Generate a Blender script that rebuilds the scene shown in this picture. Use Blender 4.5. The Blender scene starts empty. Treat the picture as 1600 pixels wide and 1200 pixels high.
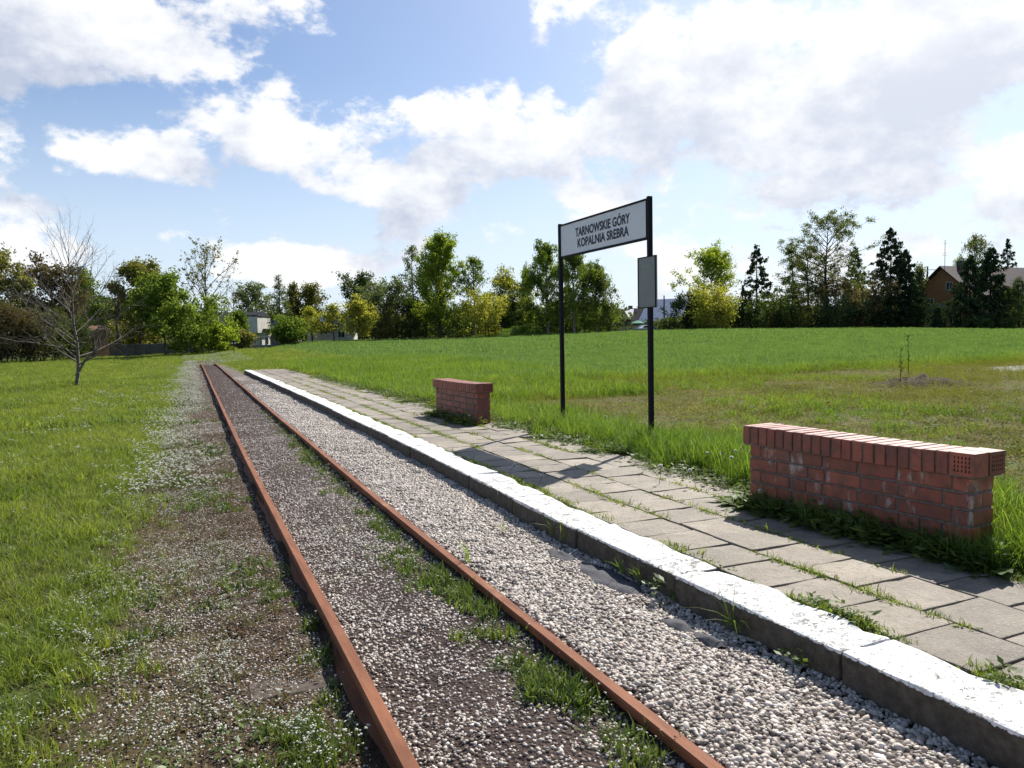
import bpy, bmesh, math, random
import numpy as np
from mathutils import Vector, Matrix

S = bpy.context.scene
COL = S.collection
rad = math.radians

# ------------------------------------------------------------------ camera
F_PX, YAW, PITCH, ROLL = 1190.0, 23.6, 3.5, 1.1
CAM = np.array([0.0, 0.0, 1.36])
def _basis():
    y, p, r = rad(YAW), rad(PITCH), rad(ROLL)
    fw = np.array([math.sin(y)*math.cos(p), math.cos(y)*math.cos(p), -math.sin(p)])
    rt = np.array([math.cos(y), -math.sin(y), 0.0]); up = np.cross(rt, fw)
    return fw, rt*math.cos(r)-up*math.sin(r), rt*math.sin(r)+up*math.cos(r)
FW, RT, UP = _basis()
cd = bpy.data.cameras.new('camera'); cam = bpy.data.objects.new('camera', cd); COL.objects.link(cam)
cd.sensor_width = 36.0; cd.lens = F_PX/1600*36; cd.clip_end = 6000; cd.clip_start = 0.05
m = Matrix.Identity(4)
for i in range(3):
    m[i][0], m[i][1], m[i][2], m[i][3] = RT[i], UP[i], -FW[i], CAM[i]
cam.matrix_world = m
S.camera = cam

# ------------------------------------------------------------------ sun, sky, exposure
SUN_DIR = Vector((0.82, 0.61, 1.0)).normalized()
SUN_EL = math.asin(SUN_DIR.z); SUN_AZ = math.atan2(SUN_DIR.x, SUN_DIR.y)
sl = bpy.data.lights.new('sun', 'SUN'); sl.energy = 5.0; sl.angle = rad(0.5); sl.color = (1.0, 0.95, 0.86)
sun = bpy.data.objects.new('sun', sl); COL.objects.link(sun)
sun.rotation_euler = SUN_DIR.to_track_quat('Z', 'Y').to_euler(); sun.location = (20, 20, 30)
S.view_settings.view_transform = 'Standard'; S.view_settings.look = 'None'
S.view_settings.exposure = 0.62; S.view_settings.gamma = 1.0; S.view_settings.use_curve_mapping = False
S.render.engine = 'CYCLES'
S.cycles.max_bounces = 6; S.cycles.diffuse_bounces = 3; S.cycles.glossy_bounces = 2; S.cycles.transmission_bounces = 4
S.cycles.use_denoising = True

class NB:
    """small node-graph helper"""
    def __init__(s, tree): s.t = tree; s.n = tree.nodes; s.l = tree.links
    def new(s, typ, **kw):
        n = s.n.new(typ)
        for k, v in kw.items(): setattr(n, k, v)
        return n
    def put(s, sock, v):
        if v is None: return
        if hasattr(v, 'is_linked') or isinstance(v, bpy.types.NodeSocket): s.l.new(v, sock)
        else: sock.default_value = v
    def math(s, op, a, b=None, c=None, clamp=False):
        n = s.new('ShaderNodeMath', operation=op); n.use_clamp = clamp
        s.put(n.inputs[0], a); s.put(n.inputs[1], b); s.put(n.inputs[2], c)
        return n.outputs[0]
    def vmath(s, op, a, b=None, scale=None):
        n = s.new('ShaderNodeVectorMath', operation=op)
        s.put(n.inputs[0], a); s.put(n.inputs[1], b)
        if scale is not None: s.put(n.inputs['Scale'], scale)
        return n.outputs['Value' if op in ('LENGTH', 'DOT_PRODUCT', 'DISTANCE') else 'Vector']
    def ramp(s, v, a, b, lo=0.0, hi=1.0, smooth=True):
        n = s.new('ShaderNodeMapRange', interpolation_type='SMOOTHSTEP' if smooth else 'LINEAR')
        s.put(n.inputs[0], v); s.put(n.inputs[1], a); s.put(n.inputs[2], b); s.put(n.inputs[3], lo); s.put(n.inputs[4], hi)
        return n.outputs[0]
    def mix(s, f, a, b, mode='MIX'):
        n = s.new('ShaderNodeMix', data_type='RGBA', blend_type=mode)
        s.put(n.inputs[0], f)
        for k, v in ((6, a), (7, b)):
            if isinstance(v, tuple) and len(v) == 3: v = (*v, 1)
            s.put(n.inputs[k], v)
        return n.outputs[2]
    def noise(s, vec, scale, detail=4, rough=0.55, lac=2.0, out='Fac'):
        n = s.new('ShaderNodeTexNoise'); s.put(n.inputs['Vector'], vec)
        n.inputs['Scale'].default_value = scale; n.inputs['Detail'].default_value = detail
        n.inputs['Roughness'].default_value = rough; n.inputs['Lacunarity'].default_value = lac
        return n.outputs[out]

def horizon_y(px):
    # picture row (1600x1200) of the horizon in this column
    k = px-800
    a = -FW[2]; b = RT[2]/F_PX*k
    return 600 - (a-b)/(UP[2]/F_PX)
def px_dir(px, py):
    d = FW + RT*(px-800)/F_PX - UP*(py-600)/F_PX
    return d/np.linalg.norm(d)
def px_ang(px, py):
    d = px_dir(px, py); return math.atan2(d[0], d[1]), math.asin(d[2])

W = bpy.data.worlds.new('World'); S.world = W; W.use_nodes = True
def build_sky():
    nt = W.node_tree; nt.nodes.clear(); g = NB(nt)
    # cloud density group: direction -> density ; the cumulus groups stand at fixed compass bearings and heights
    # (column, row, half-width, half-height, weight) of each cumulus group as read off the photograph
    CL = [(110,30,330,125,.85),(-140,80,240,120,.8),(400,0,170,60,.6),(330,108,80,26,.5),
          (25,256,80,30,.75),(140,247,80,36,.8),(255,240,100,50,.9),(378,288,46,26,.6),
          (15,325,90,50,.65),(115,328,50,22,.5),(15,390,100,40,.7),(275,385,60,32,.7),(90,405,70,26,.6),
          (355,222,70,40,.8),(430,205,100,58,.9),(575,192,95,46,.9),(490,248,140,40,.7),(650,275,180,36,.8),(770,250,120,60,.8),
          (690,180,95,60,.9),(860,215,190,85,.8),(855,25,60,60,.65),(940,5,60,34,.6),(1010,95,130,85,.8),(1090,170,330,120,.8),
          (1180,60,130,75,.8),(1400,120,260,170,.8),(1560,50,200,90,1.1),(1300,260,330,110,.65),(1600,280,120,90,.7),
          (650,338,160,26,.95),(530,346,70,26,.6),(805,376,75,26,.65),(470,412,150,46,1.15),(560,415,80,40,1.0),(640,372,70,30,.6),(660,400,60,30,.6),
          (340,346,50,20,.5),(980,330,140,60,.7),(1090,400,200,60,.5),(1420,390,220,50,.5),(1180,320,60,30,.6),(1230,470,200,50,.4),
          (1500,-120,300,110,.8),(900,-220,260,90,.8),(-300,260,160,70,.8),(-420,380,160,50,.6),(1850,200,180,120,.9),(2050,330,160,60,.7)]
    gt = bpy.data.node_groups.new('cloud_density', 'ShaderNodeTree'); q = NB(gt)
    gt.interface.new_socket('D', in_out='INPUT', socket_type='NodeSocketVector')
    gt.interface.new_socket('Density', in_out='OUTPUT', socket_type='NodeSocketFloat')
    gi = q.new('NodeGroupInput'); go = q.new('NodeGroupOutput')
    d = q.vmath('NORMALIZE', gi.outputs[0])
    sp = q.new('ShaderNodeSeparateXYZ'); q.l.new(d, sp.inputs[0])
    az = q.math('ARCTAN2', sp.outputs[0], sp.outputs[1]); el = q.math('ARCSINE', sp.outputs[2])
    cb = q.new('ShaderNodeCombineXYZ'); q.l.new(az, cb.inputs[0]); q.l.new(el, cb.inputs[1])
    wv = q.noise(d, 5.0, 3, 0.5, out='Color')
    wob = q.vmath('SCALE', q.vmath('SUBTRACT', wv, (0.5, 0.5, 0.5)), scale=0.035)
    v = q.vmath('ADD', cb.outputs[0], wob)
    # the groups as a coarse relief of bearing x height, held in curve nodes (three height bands each)
    A0, A1, E0, DE, NBD = rad(-45), rad(95), rad(-1.5), rad(2.25), 21
    aa = np.linspace(A0, A1, 150); ee = E0+DE*np.arange(NBD); AA, EE = np.meshgrid(aa, ee)
    acc = np.zeros_like(AA)
    for (x, y, rx, ry, w) in CL:
        a, e = px_ang(x, y); ry = max(ry, 24)
        acc += np.exp(9*np.maximum(-.6, w*(1-np.hypot((AA-a)*F_PX/rx, (EE-e)*F_PX/ry))))
    rel = np.clip((np.log(acc)/9+.2), -.5, 1.5)
    rel = (rel+.5)/2.0
    rel[:, 0] = rel[:, -1] = 0
    azn = q.ramp(az, A0, A1, smooth=False)
    spv = q.new('ShaderNodeSeparateXYZ'); q.l.new(v, spv.inputs[0])
    azn = q.ramp(spv.outputs[0], A0, A1, smooth=False)
    en = q.math('DIVIDE', q.math('SUBTRACT', spv.outputs[1], E0), DE)
    en = q.math('MINIMUM', q.math('MAXIMUM', en, 0.0), NBD-1.0)
    gray = q.new('ShaderNodeCombineXYZ')
    for k in range(3): q.l.new(azn, gray.inputs[k])
    ev = q.new('ShaderNodeCombineXYZ')
    for k in range(3): q.l.new(en, ev.inputs[k])
    best = None
    for j in range(0, NBD, 3):
        cn = q.new('ShaderNodeRGBCurve'); mp = cn.mapping
        for c in range(3):
            cv = mp.curves[c]; row = rel[j+c]
            cv.points[0].location = (0, row[0]); cv.points[-1].location = (1, row[-1])
            for t in range(1, 75): cv.points.new(t/75, float(row[2*t]))
            for pt in cv.points: pt.handle_type = 'VECTOR'
        mp.update(); q.l.new(gray.outputs[0], cn.inputs['Color'])
        w = q.vmath('MAXIMUM', q.vmath('SUBTRACT', (1, 1, 1), q.vmath('ABSOLUTE', q.vmath('SUBTRACT', ev.outputs[0], (j, j+1, j+2)))), (0, 0, 0))
        dd = q.vmath('DOT_PRODUCT', w, cn.outputs[0])
        best = dd if best is None else q.math('ADD', best, dd)
    best = q.math('SUBTRACT', q.math('MULTIPLY', best, 2.0), 0.98)
    # fair-weather cumulus all round the rest of the sky
    far = q.math('MULTIPLY', q.math('SUBTRACT', q.noise(q.vmath('MULTIPLY', d, (1, 1, 2.2)), 2.6, 2), 0.66), 4.0)
    best = q.math('MAXIMUM', q.math('MAXIMUM', best, far), -0.55)
    dn = q.vmath('MULTIPLY', d, (1.0, 1.0, 1.5))
    n1 = q.math('SUBTRACT', q.noise(dn, 9.0, 7, 0.58), 0.5)
    bil = q.math('SUBTRACT', 0.22, q.math('ABSOLUTE', q.math('SUBTRACT', q.noise(dn, 13.0, 3, 0.5), 0.5)))
    n1 = q.math('ADD', n1, q.math('MULTIPLY', q.math('SUBTRACT', q.noise(dn, 34.0, 5, 0.6), 0.5), 0.55))
    den = q.math('ADD', best, q.math('ADD', q.math('MULTIPLY', n1, 1.0), q.math('MULTIPLY', bil, 0.4)))
    q.l.new(den, go.inputs[0])

    tc = g.new('ShaderNodeTexCoord'); D = tc.outputs['Generated']
    sky = g.new('ShaderNodeTexSky', sky_type='NISHITA'); sky.sun_disc = False
    sky.sun_elevation = SUN_EL; sky.sun_rotation = SUN_AZ; sky.altitude = 300
    sky.air_density = 1.0; sky.dust_density = 1.6; sky.ozone_density = 1.5
    def dens(vec):
        n = g.new('ShaderNodeGroup'); n.node_tree = gt; g.l.new(vec, n.inputs[0]); return n.outputs[0]
    s = SUN_DIR
    d0 = dens(D)
    d1 = dens(g.vmath('ADD', D, (s.x*.09, s.y*.09, s.z*.09)))
    mask = g.ramp(d0, 0.0, 0.20)
    lit = g.math('SUBTRACT', 1.0, g.ramp(d1, -0.12, 0.62, 0.0, 0.92))
    lit = g.math('ADD', lit, g.math('MULTIPLY', g.math('SUBTRACT', d0, d1), 0.6), clamp=True)
    dn = g.vmath('NORMALIZE', D)
    cs = g.math('MAXIMUM', g.vmath('DOT_PRODUCT', dn, tuple(s)), 0.0)
    glow = g.math('POWER', cs, 14.0)
    K = 10.0
    c_sh = (.50*K, .555*K, .69*K); c_li = (.93*K, .94*K, .96*K)
    ccol = g.mix(lit, c_sh, c_li)
    ccol = g.mix(g.math('MULTIPLY', g.math('POWER', cs, 6.0), 0.7), ccol, (1.08*K, 1.08*K, 1.08*K))
    spz = g.new('ShaderNodeSeparateXYZ'); g.l.new(dn, spz.inputs[0])
    # thin white veil: haze low down and towards the sun
    veil = g.ramp(spz.outputs[2], 0.0, 0.34, 0.78, 0.0)
    veil = g.math('ADD', veil, g.math('MULTIPLY', glow, 0.4), clamp=True)
    base = g.mix(1.0, sky.outputs[0], (1.0, 1.08, 1.2), 'MULTIPLY')
    base = g.mix(veil, base, (.74*K, .85*K, .98*K))
    colr = g.mix(g.math('MULTIPLY', mask, 0.96), base, ccol)
    bg = g.new('ShaderNodeBackground'); g.l.new(colr, bg.inputs[0]); bg.inputs[1].default_value = 0.072
    out = g.new('ShaderNodeOutputWorld'); g.l.new(bg.outputs[0], out.inputs[0])
build_sky()
W.cycles.sampling_method = 'MANUAL'; W.cycles.sample_map_resolution = 512

# ------------------------------------------------------------------ tags and mesh helpers
def tag(o, label=None, cat=None, group=None, kind=None):
    if label: o['label'] = label
    if cat: o['category'] = cat
    if group: o['group'] = group
    if kind: o['kind'] = kind
    return o
def link(name, data, parent=None, mat=None):
    o = bpy.data.objects.new(name, data); COL.objects.link(o)
    if parent is not None: o.parent = parent
    if mat is not None and data is not None and hasattr(data, 'materials') and not data.materials: data.materials.append(mat)
    return o
def empty(name, loc=(0, 0, 0), rz=0.0):
    o = bpy.data.objects.new(name, None); COL.objects.link(o); o.empty_display_size = 0.2
    o.location = loc; o.rotation_euler = (0, 0, rz); return o
def np_mesh(name, V, faces, smooth=False, vattr=None, fattr=None):
    """faces: list of (n,3)/(n,4) int arrays"""
    me = bpy.data.meshes.new(name)
    V = np.asarray(V, np.float32); me.vertices.add(len(V)); me.vertices.foreach_set('co', V.ravel())
    faces = [np.asarray(f, np.int32) for f in faces if len(f)]
    loops = np.concatenate([f.ravel() for f in faces]); tot = np.concatenate([np.full(len(f), f.shape[1], np.int32) for f in faces])
    st = np.concatenate([[0], np.cumsum(tot)[:-1]]).astype(np.int32)
    me.loops.add(len(loops)); me.loops.foreach_set('vertex_index', loops)
    me.polygons.add(len(tot)); me.polygons.foreach_set('loop_start', st); me.polygons.foreach_set('loop_total', tot)
    if smooth: me.polygons.foreach_set('use_smooth', np.ones(len(tot), bool))
    for nm, arr in (vattr or {}).items():
        a = me.attributes.new(nm, 'FLOAT', 'POINT'); a.data.foreach_set('value', np.asarray(arr, np.float32))
    for nm, arr in (fattr or {}).items():
        a = me.attributes.new(nm, 'FLOAT', 'FACE'); a.data.foreach_set('value', np.asarray(arr, np.float32))
    me.update(calc_edges=True)
    return me
class MB:
    """collects boxes, tubes and prisms into one mesh"""
    def __init__(s): s.v = []; s.f = []
    def add(s, vs, fs):
        k = len(s.v); s.v += [tuple(map(float, p)) for p in vs]; s.f += [tuple(k+i for i in f) for f in fs]; return s
    def box(s, x0, x1, y0, y1, z0, z1, M=None):
        vs = [Vector((x, y, z)) for z in (z0, z1) for (x, y) in ((x0, y0), (x1, y0), (x1, y1), (x0, y1))]
        if M is not None: vs = [M @ v for v in vs]
        return s.add(vs, [(3, 2, 1, 0), (4, 5, 6, 7), (0, 1, 5, 4), (1, 2, 6, 5), (2, 3, 7, 6), (3, 0, 4, 7)])
    def tube(s, pts, rs, n=6, cap=True):
        pts = [Vector(p) for p in pts]; rings = []
        for i, p in enumerate(pts):
            d = (pts[min(i+1, len(pts)-1)]-pts[max(i-1, 0)]).normalized()
            a = d.orthogonal().normalized(); b = d.cross(a)
            r = rs[i] if hasattr(rs, '__len__') else rs
            rings.append([p+(a*math.cos(2*math.pi*k/n)+b*math.sin(2*math.pi*k/n))*r for k in range(n)])
        vs = [v for r in rings for v in r]
        fs = [(i*n+k, i*n+(k+1) % n, (i+1)*n+(k+1) % n, (i+1)*n+k) for i in range(len(pts)-1) for k in range(n)]
        if cap: fs += [tuple(reversed(range(n))), tuple((len(pts)-1)*n+k for k in range(n))]
        return s.add(vs, fs)
    def prism(s, poly, ax0, ax1):  # poly in (x,z), extruded along y
        n = len(poly)
        vs = [(x, ax0, z) for x, z in poly]+[(x, ax1, z) for x, z in poly]
        fs = [tuple(range(n)), tuple(reversed(range(n, 2*n)))]+[(i, i+n, (i+1) % n+n, (i+1) % n) for i in range(n)]
        return s.add(vs, fs)
    def mesh(s, name, bevel=0.0, smooth=False, segs=1):
        me = bpy.data.meshes.new(name); me.from_pydata(s.v, [], s.f)
        bm = bmesh.new(); bm.from_mesh(me); bmesh.ops.recalc_face_normals(bm, faces=bm.faces)
        if bevel: bmesh.ops.bevel(bm, geom=list(bm.edges), offset=bevel, segments=segs, affect='EDGES', profile=0.6)
        bm.to_mesh(me); bm.free()
        if smooth:
            for p in me.polygons: p.use_smooth = True
        return me
    def build(s, name, mat, parent=None, bevel=0.0, smooth=False): return link(name, s.mesh(name, bevel, smooth), parent, mat)

# ------------------------------------------------------------------ materials
def new_mat(name):
    mt = bpy.data.materials.new(name); mt.use_nodes = True; nt = mt.node_tree; nt.nodes.clear(); g = NB(nt)
    o = g.new('ShaderNodeOutputMaterial'); return mt, g, o
def principled(g, out, col, rough=0.85, bump=None, bstr=0.3, bdist=0.01, metal=0.0, spec=0.3):
    p = g.new('ShaderNodeBsdfPrincipled'); g.put(p.inputs['Base Color'], (*col, 1) if isinstance(col, tuple) and len(col) == 3 else col)
    g.put(p.inputs['Roughness'], rough); p.inputs['Metallic'].default_value = metal
    p.inputs['Specular IOR Level'].default_value = spec
    if bump is not None:
        b = g.new('ShaderNodeBump'); b.inputs['Strength'].default_value = bstr; b.inputs['Distance'].default_value = bdist
        g.l.new(bump, b.inputs['Height']); g.l.new(b.outputs[0], p.inputs['Normal'])
    g.l.new(p.outputs[0], out.inputs[0]); return p
def geo_pos(g): return g.new('ShaderNodeNewGeometry').outputs['Position']
def obj_rand(g): return g.new('ShaderNodeObjectInfo').outputs['Random']
def attr(g, nm): return g.new('ShaderNodeAttribute', attribute_name=nm).outputs['Fac']
def mat_simple(name, c0, c1=None, scale=8.0, rough=0.8, bump=0.2, metal=0.0, spec=0.3, bdist=0.01, rnd=0.0):
    mt, g, o = new_mat(name); pos = geo_pos(g)
    n = g.noise(pos, scale, 6, 0.6)
    col = g.mix(g.ramp(n, 0.3, 0.7), c0, c1 or tuple(x*.75 for x in c0))
    if rnd:
        r = obj_rand(g); col = g.mix(1.0, col, g.mix(r, (1-rnd,)*3, (1+rnd,)*3), 'MULTIPLY')
    principled(g, o, col, rough, n, bump, bdist, metal, spec); return mt
def mat_leaf(name, c0, c1, trans=0.4, tcol=None, rnd=0.35, gloss=0.0, vary=1.3):
    """leaf or blade: diffuse + light passing through; v = random value of each leaf, plus each instance's own"""
    mt, g, o = new_mat(name)
    v = g.math('ADD', g.math('MULTIPLY', attr(g, 'v'), 0.65), g.math('MULTIPLY', obj_rand(g), rnd), clamp=True)
    pn = g.noise(geo_pos(g), .55, 3, .6); v = g.math('ADD', v, g.math('MULTIPLY', g.math('SUBTRACT', pn, .5), vary), clamp=True)
    col = g.mix(v, c0, c1)
    d = g.new('ShaderNodeBsdfDiffuse'); g.l.new(col, d.inputs[0])
    t = g.new('ShaderNodeBsdfTranslucent')
    g.l.new(g.mix(1.0, col, tcol or (1.45, 1.42, 0.78), 'MULTIPLY'), t.inputs[0])
    mx = g.new('ShaderNodeMixShader'); mx.inputs[0].default_value = trans
    g.l.new(d.outputs[0], mx.inputs[1]); g.l.new(t.outputs[0], mx.inputs[2]); res = mx.outputs[0]
    if gloss:
        gl = g.new('ShaderNodeBsdfGlossy'); gl.inputs['Roughness'].default_value = 0.45; gl.inputs[0].default_value = (1, 1, 1, 1)
        m2 = g.new('ShaderNodeMixShader'); m2.inputs[0].default_value = gloss
        g.l.new(res, m2.inputs[1]); g.l.new(gl.outputs[0], m2.inputs[2]); res = m2.outputs[0]
    g.l.new(res, o.inputs[0]); return mt

# ------------------------------------------------------------------ layout curves and ground heights
_ys = np.arange(-30, 130, 0.25)
def _curve(tab, smooth=5.0):
    xs = np.interp(_ys, [a for a, _ in tab], [b for _, b in tab]); k = int(smooth/0.25) | 1
    pad = np.pad(xs, k//2, mode='edge'); return np.convolve(pad, np.ones(k)/k, 'valid')
_rail = _curve([(-30, .55), (2, .57), (6, .60), (9, .64), (15, .72), (24, .87), (57, 1.38), (130, 2.6)])
_kerb = _curve([(-30, 2.25), (1.3, 2.17), (2.9, 2.14), (4.5, 2.15), (6.5, 2.23), (14.5, 2.38), (34, 2.52), (130, 3.0)], 2.5)
def rail_x(y): return np.interp(y, _ys, _rail)          # centre of the west rail
def kerb_x(y): return np.interp(y, _ys, _kerb)          # track-side face of the kerb
GAUGE = 0.80; PLAT_Y0, PLAT_Y1 = -2.0, 34.3
def sstep(x, a, b):
    t = np.clip((x-a)/(b-a), 0, 1); return t*t*(3-2*t)
def vnoise(x, y, sc, seed=0):
    """cheap smooth value noise"""
    x = np.asarray(x, float)*sc+seed*17.3; y = np.asarray(y, float)*sc+seed*9.1
    xi = np.floor(x); yi = np.floor(y); fx = x-xi; fy = y-yi; fx = fx*fx*(3-2*fx); fy = fy*fy*(3-2*fy)
    def h(a, b):
        s = np.sin(a*127.1+b*311.7+seed*74.7)*43758.5453; return s-np.floor(s)
    return (h(xi, yi)*(1-fx)+h(xi+1, yi)*fx)*(1-fy)+(h(xi, yi+1)*(1-fx)+h(xi+1, yi+1)*fx)*fy
AZT = [(-180, 0), (-12, 0.0), (0, .30), (2, .40), (6, .6), (9.4, 1.1), (20, 1.15), (28, 1.5), (38, 1.75), (48, 1.45), (57, .95), (90, .6), (180, 0)]
def ground_z(x, y):
    x = np.asarray(x, float); y = np.asarray(y, float)
    r = np.hypot(x, y); az = np.degrees(np.arctan2(x, y))
    tgt = np.interp(az, [a for a, _ in AZT], [b for _, b in AZT])
    r0 = np.interp(az, [-20, 3, 9], [48, 48, 20]); r1 = np.interp(az, [-20, 3, 9], [80, 80, 108])
    t = np.clip((r-r0)/(r1-r0), 0, 1); t = t*t*(3-2*t)
    k = kerb_x(y)
    right = sstep(x, k+1.2, k+1.9)*0.15
    end = sstep(y, PLAT_Y1-.2, PLAT_Y1+2.5)
    right = right*(1-end)+end*0.15*sstep(x, k-.6, k+1.6)
    tr = (sstep(x, rail_x(y)-.75, rail_x(y)-.1)*(1-sstep(x, k-.3, k+.3)))*(1-sstep(y, 46, 56))
    bump = (vnoise(x, y, .35, 1)-.5)*.10*sstep(r, 6, 25)+(vnoise(x, y, 1.7, 2)-.5)*.03
    return right+tgt*t-0.05*tr+bump*(1-.8*tr)*np.where((x > k-.1) & (x < k+1.9), .15, 1.0)
BEDX = [-.9, -.55, -.06, .06, .4, .72, .78, .86, 1.1, 1.4]
BEDZ = [-.04, .0, .012, .03, .052, .035, .05, .084, .086, .068]
def bed_z(x, y):
    return np.interp(x-rail_x(y), BEDX, BEDZ)+(vnoise(x, y, 6, 3)-.5)*.016+(vnoise(x, y, 1.3, 4)-.5)*.02
FIELD_Y = 18.0; DIRT_X = 5.9
def field_y(x): return FIELD_Y+(vnoise(x, 0, .5, 5)-.5)*1.3
def at(px, D):
    """point on the ground D metres deep in the direction of a picture column"""
    d = px_dir(px, horizon_y(px)); p = CAM+d*(D/float(d@FW)); return float(p[0]), float(p[1]), float(ground_z(p[0], p[1]))

# ------------------------------------------------------------------ ground, track bed
def axis(segs):
    out = []
    for a, b, n in segs: out += list(np.linspace(a, b, n, endpoint=False))
    return np.array(out+[segs[-1][1]])
def build_ground():
    xs = axis([(-3000, -400, 10), (-400, -60, 16), (-60, -12, 36), (-12, -2, 34), (-2, 7, 72), (7, 30, 70), (30, 160, 80), (160, 400, 16), (400, 3000, 12)])
    ys = axis([(-3000, -300, 8), (-300, -20, 14), (-20, 0, 20), (0, 24, 160), (24, 70, 120), (70, 160, 80), (160, 500, 20), (500, 4000, 14)])
    X, Y = np.meshgrid(xs, ys); Z = ground_z(X, Y)
    ny, nx = X.shape; idx = np.arange(nx*ny).reshape(ny, nx)
    q = np.stack([idx[:-1, :-1], idx[:-1, 1:], idx[1:, 1:], idx[1:, :-1]], -1).reshape(-1, 4)
    x = X.ravel(); y = Y.ravel()
    soil = sstep(x, rail_x(y)-1.5, rail_x(y)-.6)*(1-sstep(x, kerb_x(y), kerb_x(y)+.4))*(1-sstep(y, 50, 62))
    dirt = sstep(x, DIRT_X-.9, DIRT_X+.5)*(1-sstep(y, FIELD_Y-.7, FIELD_Y+.2))
    wheat = np.maximum(sstep(y, FIELD_Y-.2, FIELD_Y+.6)*sstep(x, 4.0, 5.5), 0)
    me = np_mesh('ground', np.stack([x, y, Z.ravel()], 1), [q], True, {'soil': soil, 'dirt': dirt, 'wheat': wheat})
    mt, g, o = new_mat('ground_soil_and_turf'); pos = geo_pos(g)
    n1 = g.noise(pos, 1.3, 6, .6); n2 = g.noise(pos, 14, 6, .65); n3 = g.noise(pos, 60, 3, .6); n0 = g.noise(pos, .12, 4, .5)
    turf = g.mix(g.ramp(n2, .3, .7), (.042, .062, .016), (.085, .12, .025))
    turf = g.mix(g.ramp(n1, .45, .7), turf, (.10, .115, .035))
    cinder = g.mix(g.ramp(n2, .35, .65), (.046, .031, .021), (.105, .074, .050))
    dry = g.mix(g.ramp(n2, .3, .7), (.085, .065, .036), (.15, .12, .062))
    dry = g.mix(g.ramp(n1, .45, .6), dry, (.085, .105, .028))
    wh = g.mix(g.ramp(n2, .3, .7), (.035, .075, .022), (.06, .12, .03))
    jit = g.math('ADD', g.math('MULTIPLY', g.math('SUBTRACT', n2, .5), .9), g.math('MULTIPLY', g.math('SUBTRACT', n1, .5), 1.1))
    c = g.mix(g.ramp(g.math('ADD', attr(g, 'wheat'), jit), .4, .6), turf, wh)
    c = g.mix(g.ramp(g.math('ADD', attr(g, 'dirt'), jit), .35, .65), c, dry)
    c = g.mix(g.ramp(g.math('ADD', attr(g, 'soil'), jit), .35, .65), c, cinder)
    c = g.mix(g.math('MULTIPLY', n0, .35), c, (.10, .12, .04))
    principled(g, o, c, .95, g.math('ADD', n2, g.math('MULTIPLY', n3, .5)), .6, .03, spec=.1)
    tag(link('ground', me, None, mt), kind='structure')
build_ground()

def build_bed():
    ys = axis([(-3, 14, 170), (14, 30, 64), (30, 58, 40)]); us = np.concatenate([np.linspace(-.9, -.1, 9), np.linspace(-.05, .85, 19), np.linspace(.9, 1.52, 12)])
    U, Y = np.meshgrid(us, ys); X = rail_x(Y)+U
    lim = np.where(Y < PLAT_Y1, kerb_x(Y)+.02, 1e9); X = np.where(U > 1.0, rail_x(Y)+1.0+(U-1.0)*np.minimum(1.0, (lim-rail_x(Y)-1.0)/.52), X)
    Z = bed_z(X, Y); over = sstep(Y, 44, 57); Z = Z-over*.10
    ny, nx = X.shape; idx = np.arange(nx*ny).reshape(ny, nx)
    q = np.stack([idx[:-1, :-1], idx[:-1, 1:], idx[1:, 1:], idx[1:, :-1]], -1).reshape(-1, 4)
    me = np_mesh('track_bed', np.stack([X.ravel(), Y.ravel(), Z.ravel()], 1), [q], True, {'u': U.ravel()})
    mt, g, o = new_mat('cinder_ballast'); pos = geo_pos(g); u = attr(g, 'u')
    n1 = g.noise(pos, 3, 5, .6); n2 = g.noise(pos, 40, 5, .6)
    vo = g.new('ShaderNodeTexVoronoi'); g.l.new(pos, vo.inputs['Vector']); vo.inputs['Scale'].default_value = 60
    cin = g.mix(g.ramp(n2, .3, .7), (.030, .022, .020), (.085, .062, .054))
    cin = g.mix(g.ramp(n1, .42, .7), cin, (.075, .052, .044))
    grv = g.mix(vo.outputs['Distance'], (.30, .26, .23), (.14, .115, .10))
    grv = g.mix(g.ramp(n2, .4, .7), grv, (.07, .06, .055))
    n4 = g.noise(pos, 14, 6, .65)
    sh = g.mix(g.ramp(n4, .35, .65), (.046, .031, .021), (.105, .074, .050))
    cin = g.mix(g.ramp(u, -.02, .05), sh, cin)
    c = g.mix(g.ramp(g.math('ADD', u, g.math('MULTIPLY', g.math('SUBTRACT', n1, .5), .25)), .80, .90), cin, grv)
    principled(g, o, c, .95, g.math('ADD', n2, vo.outputs['Distance']), .8, .02, spec=.15)
    tag(link('track_bed', me, None, mt), kind='structure')
build_bed()

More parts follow.
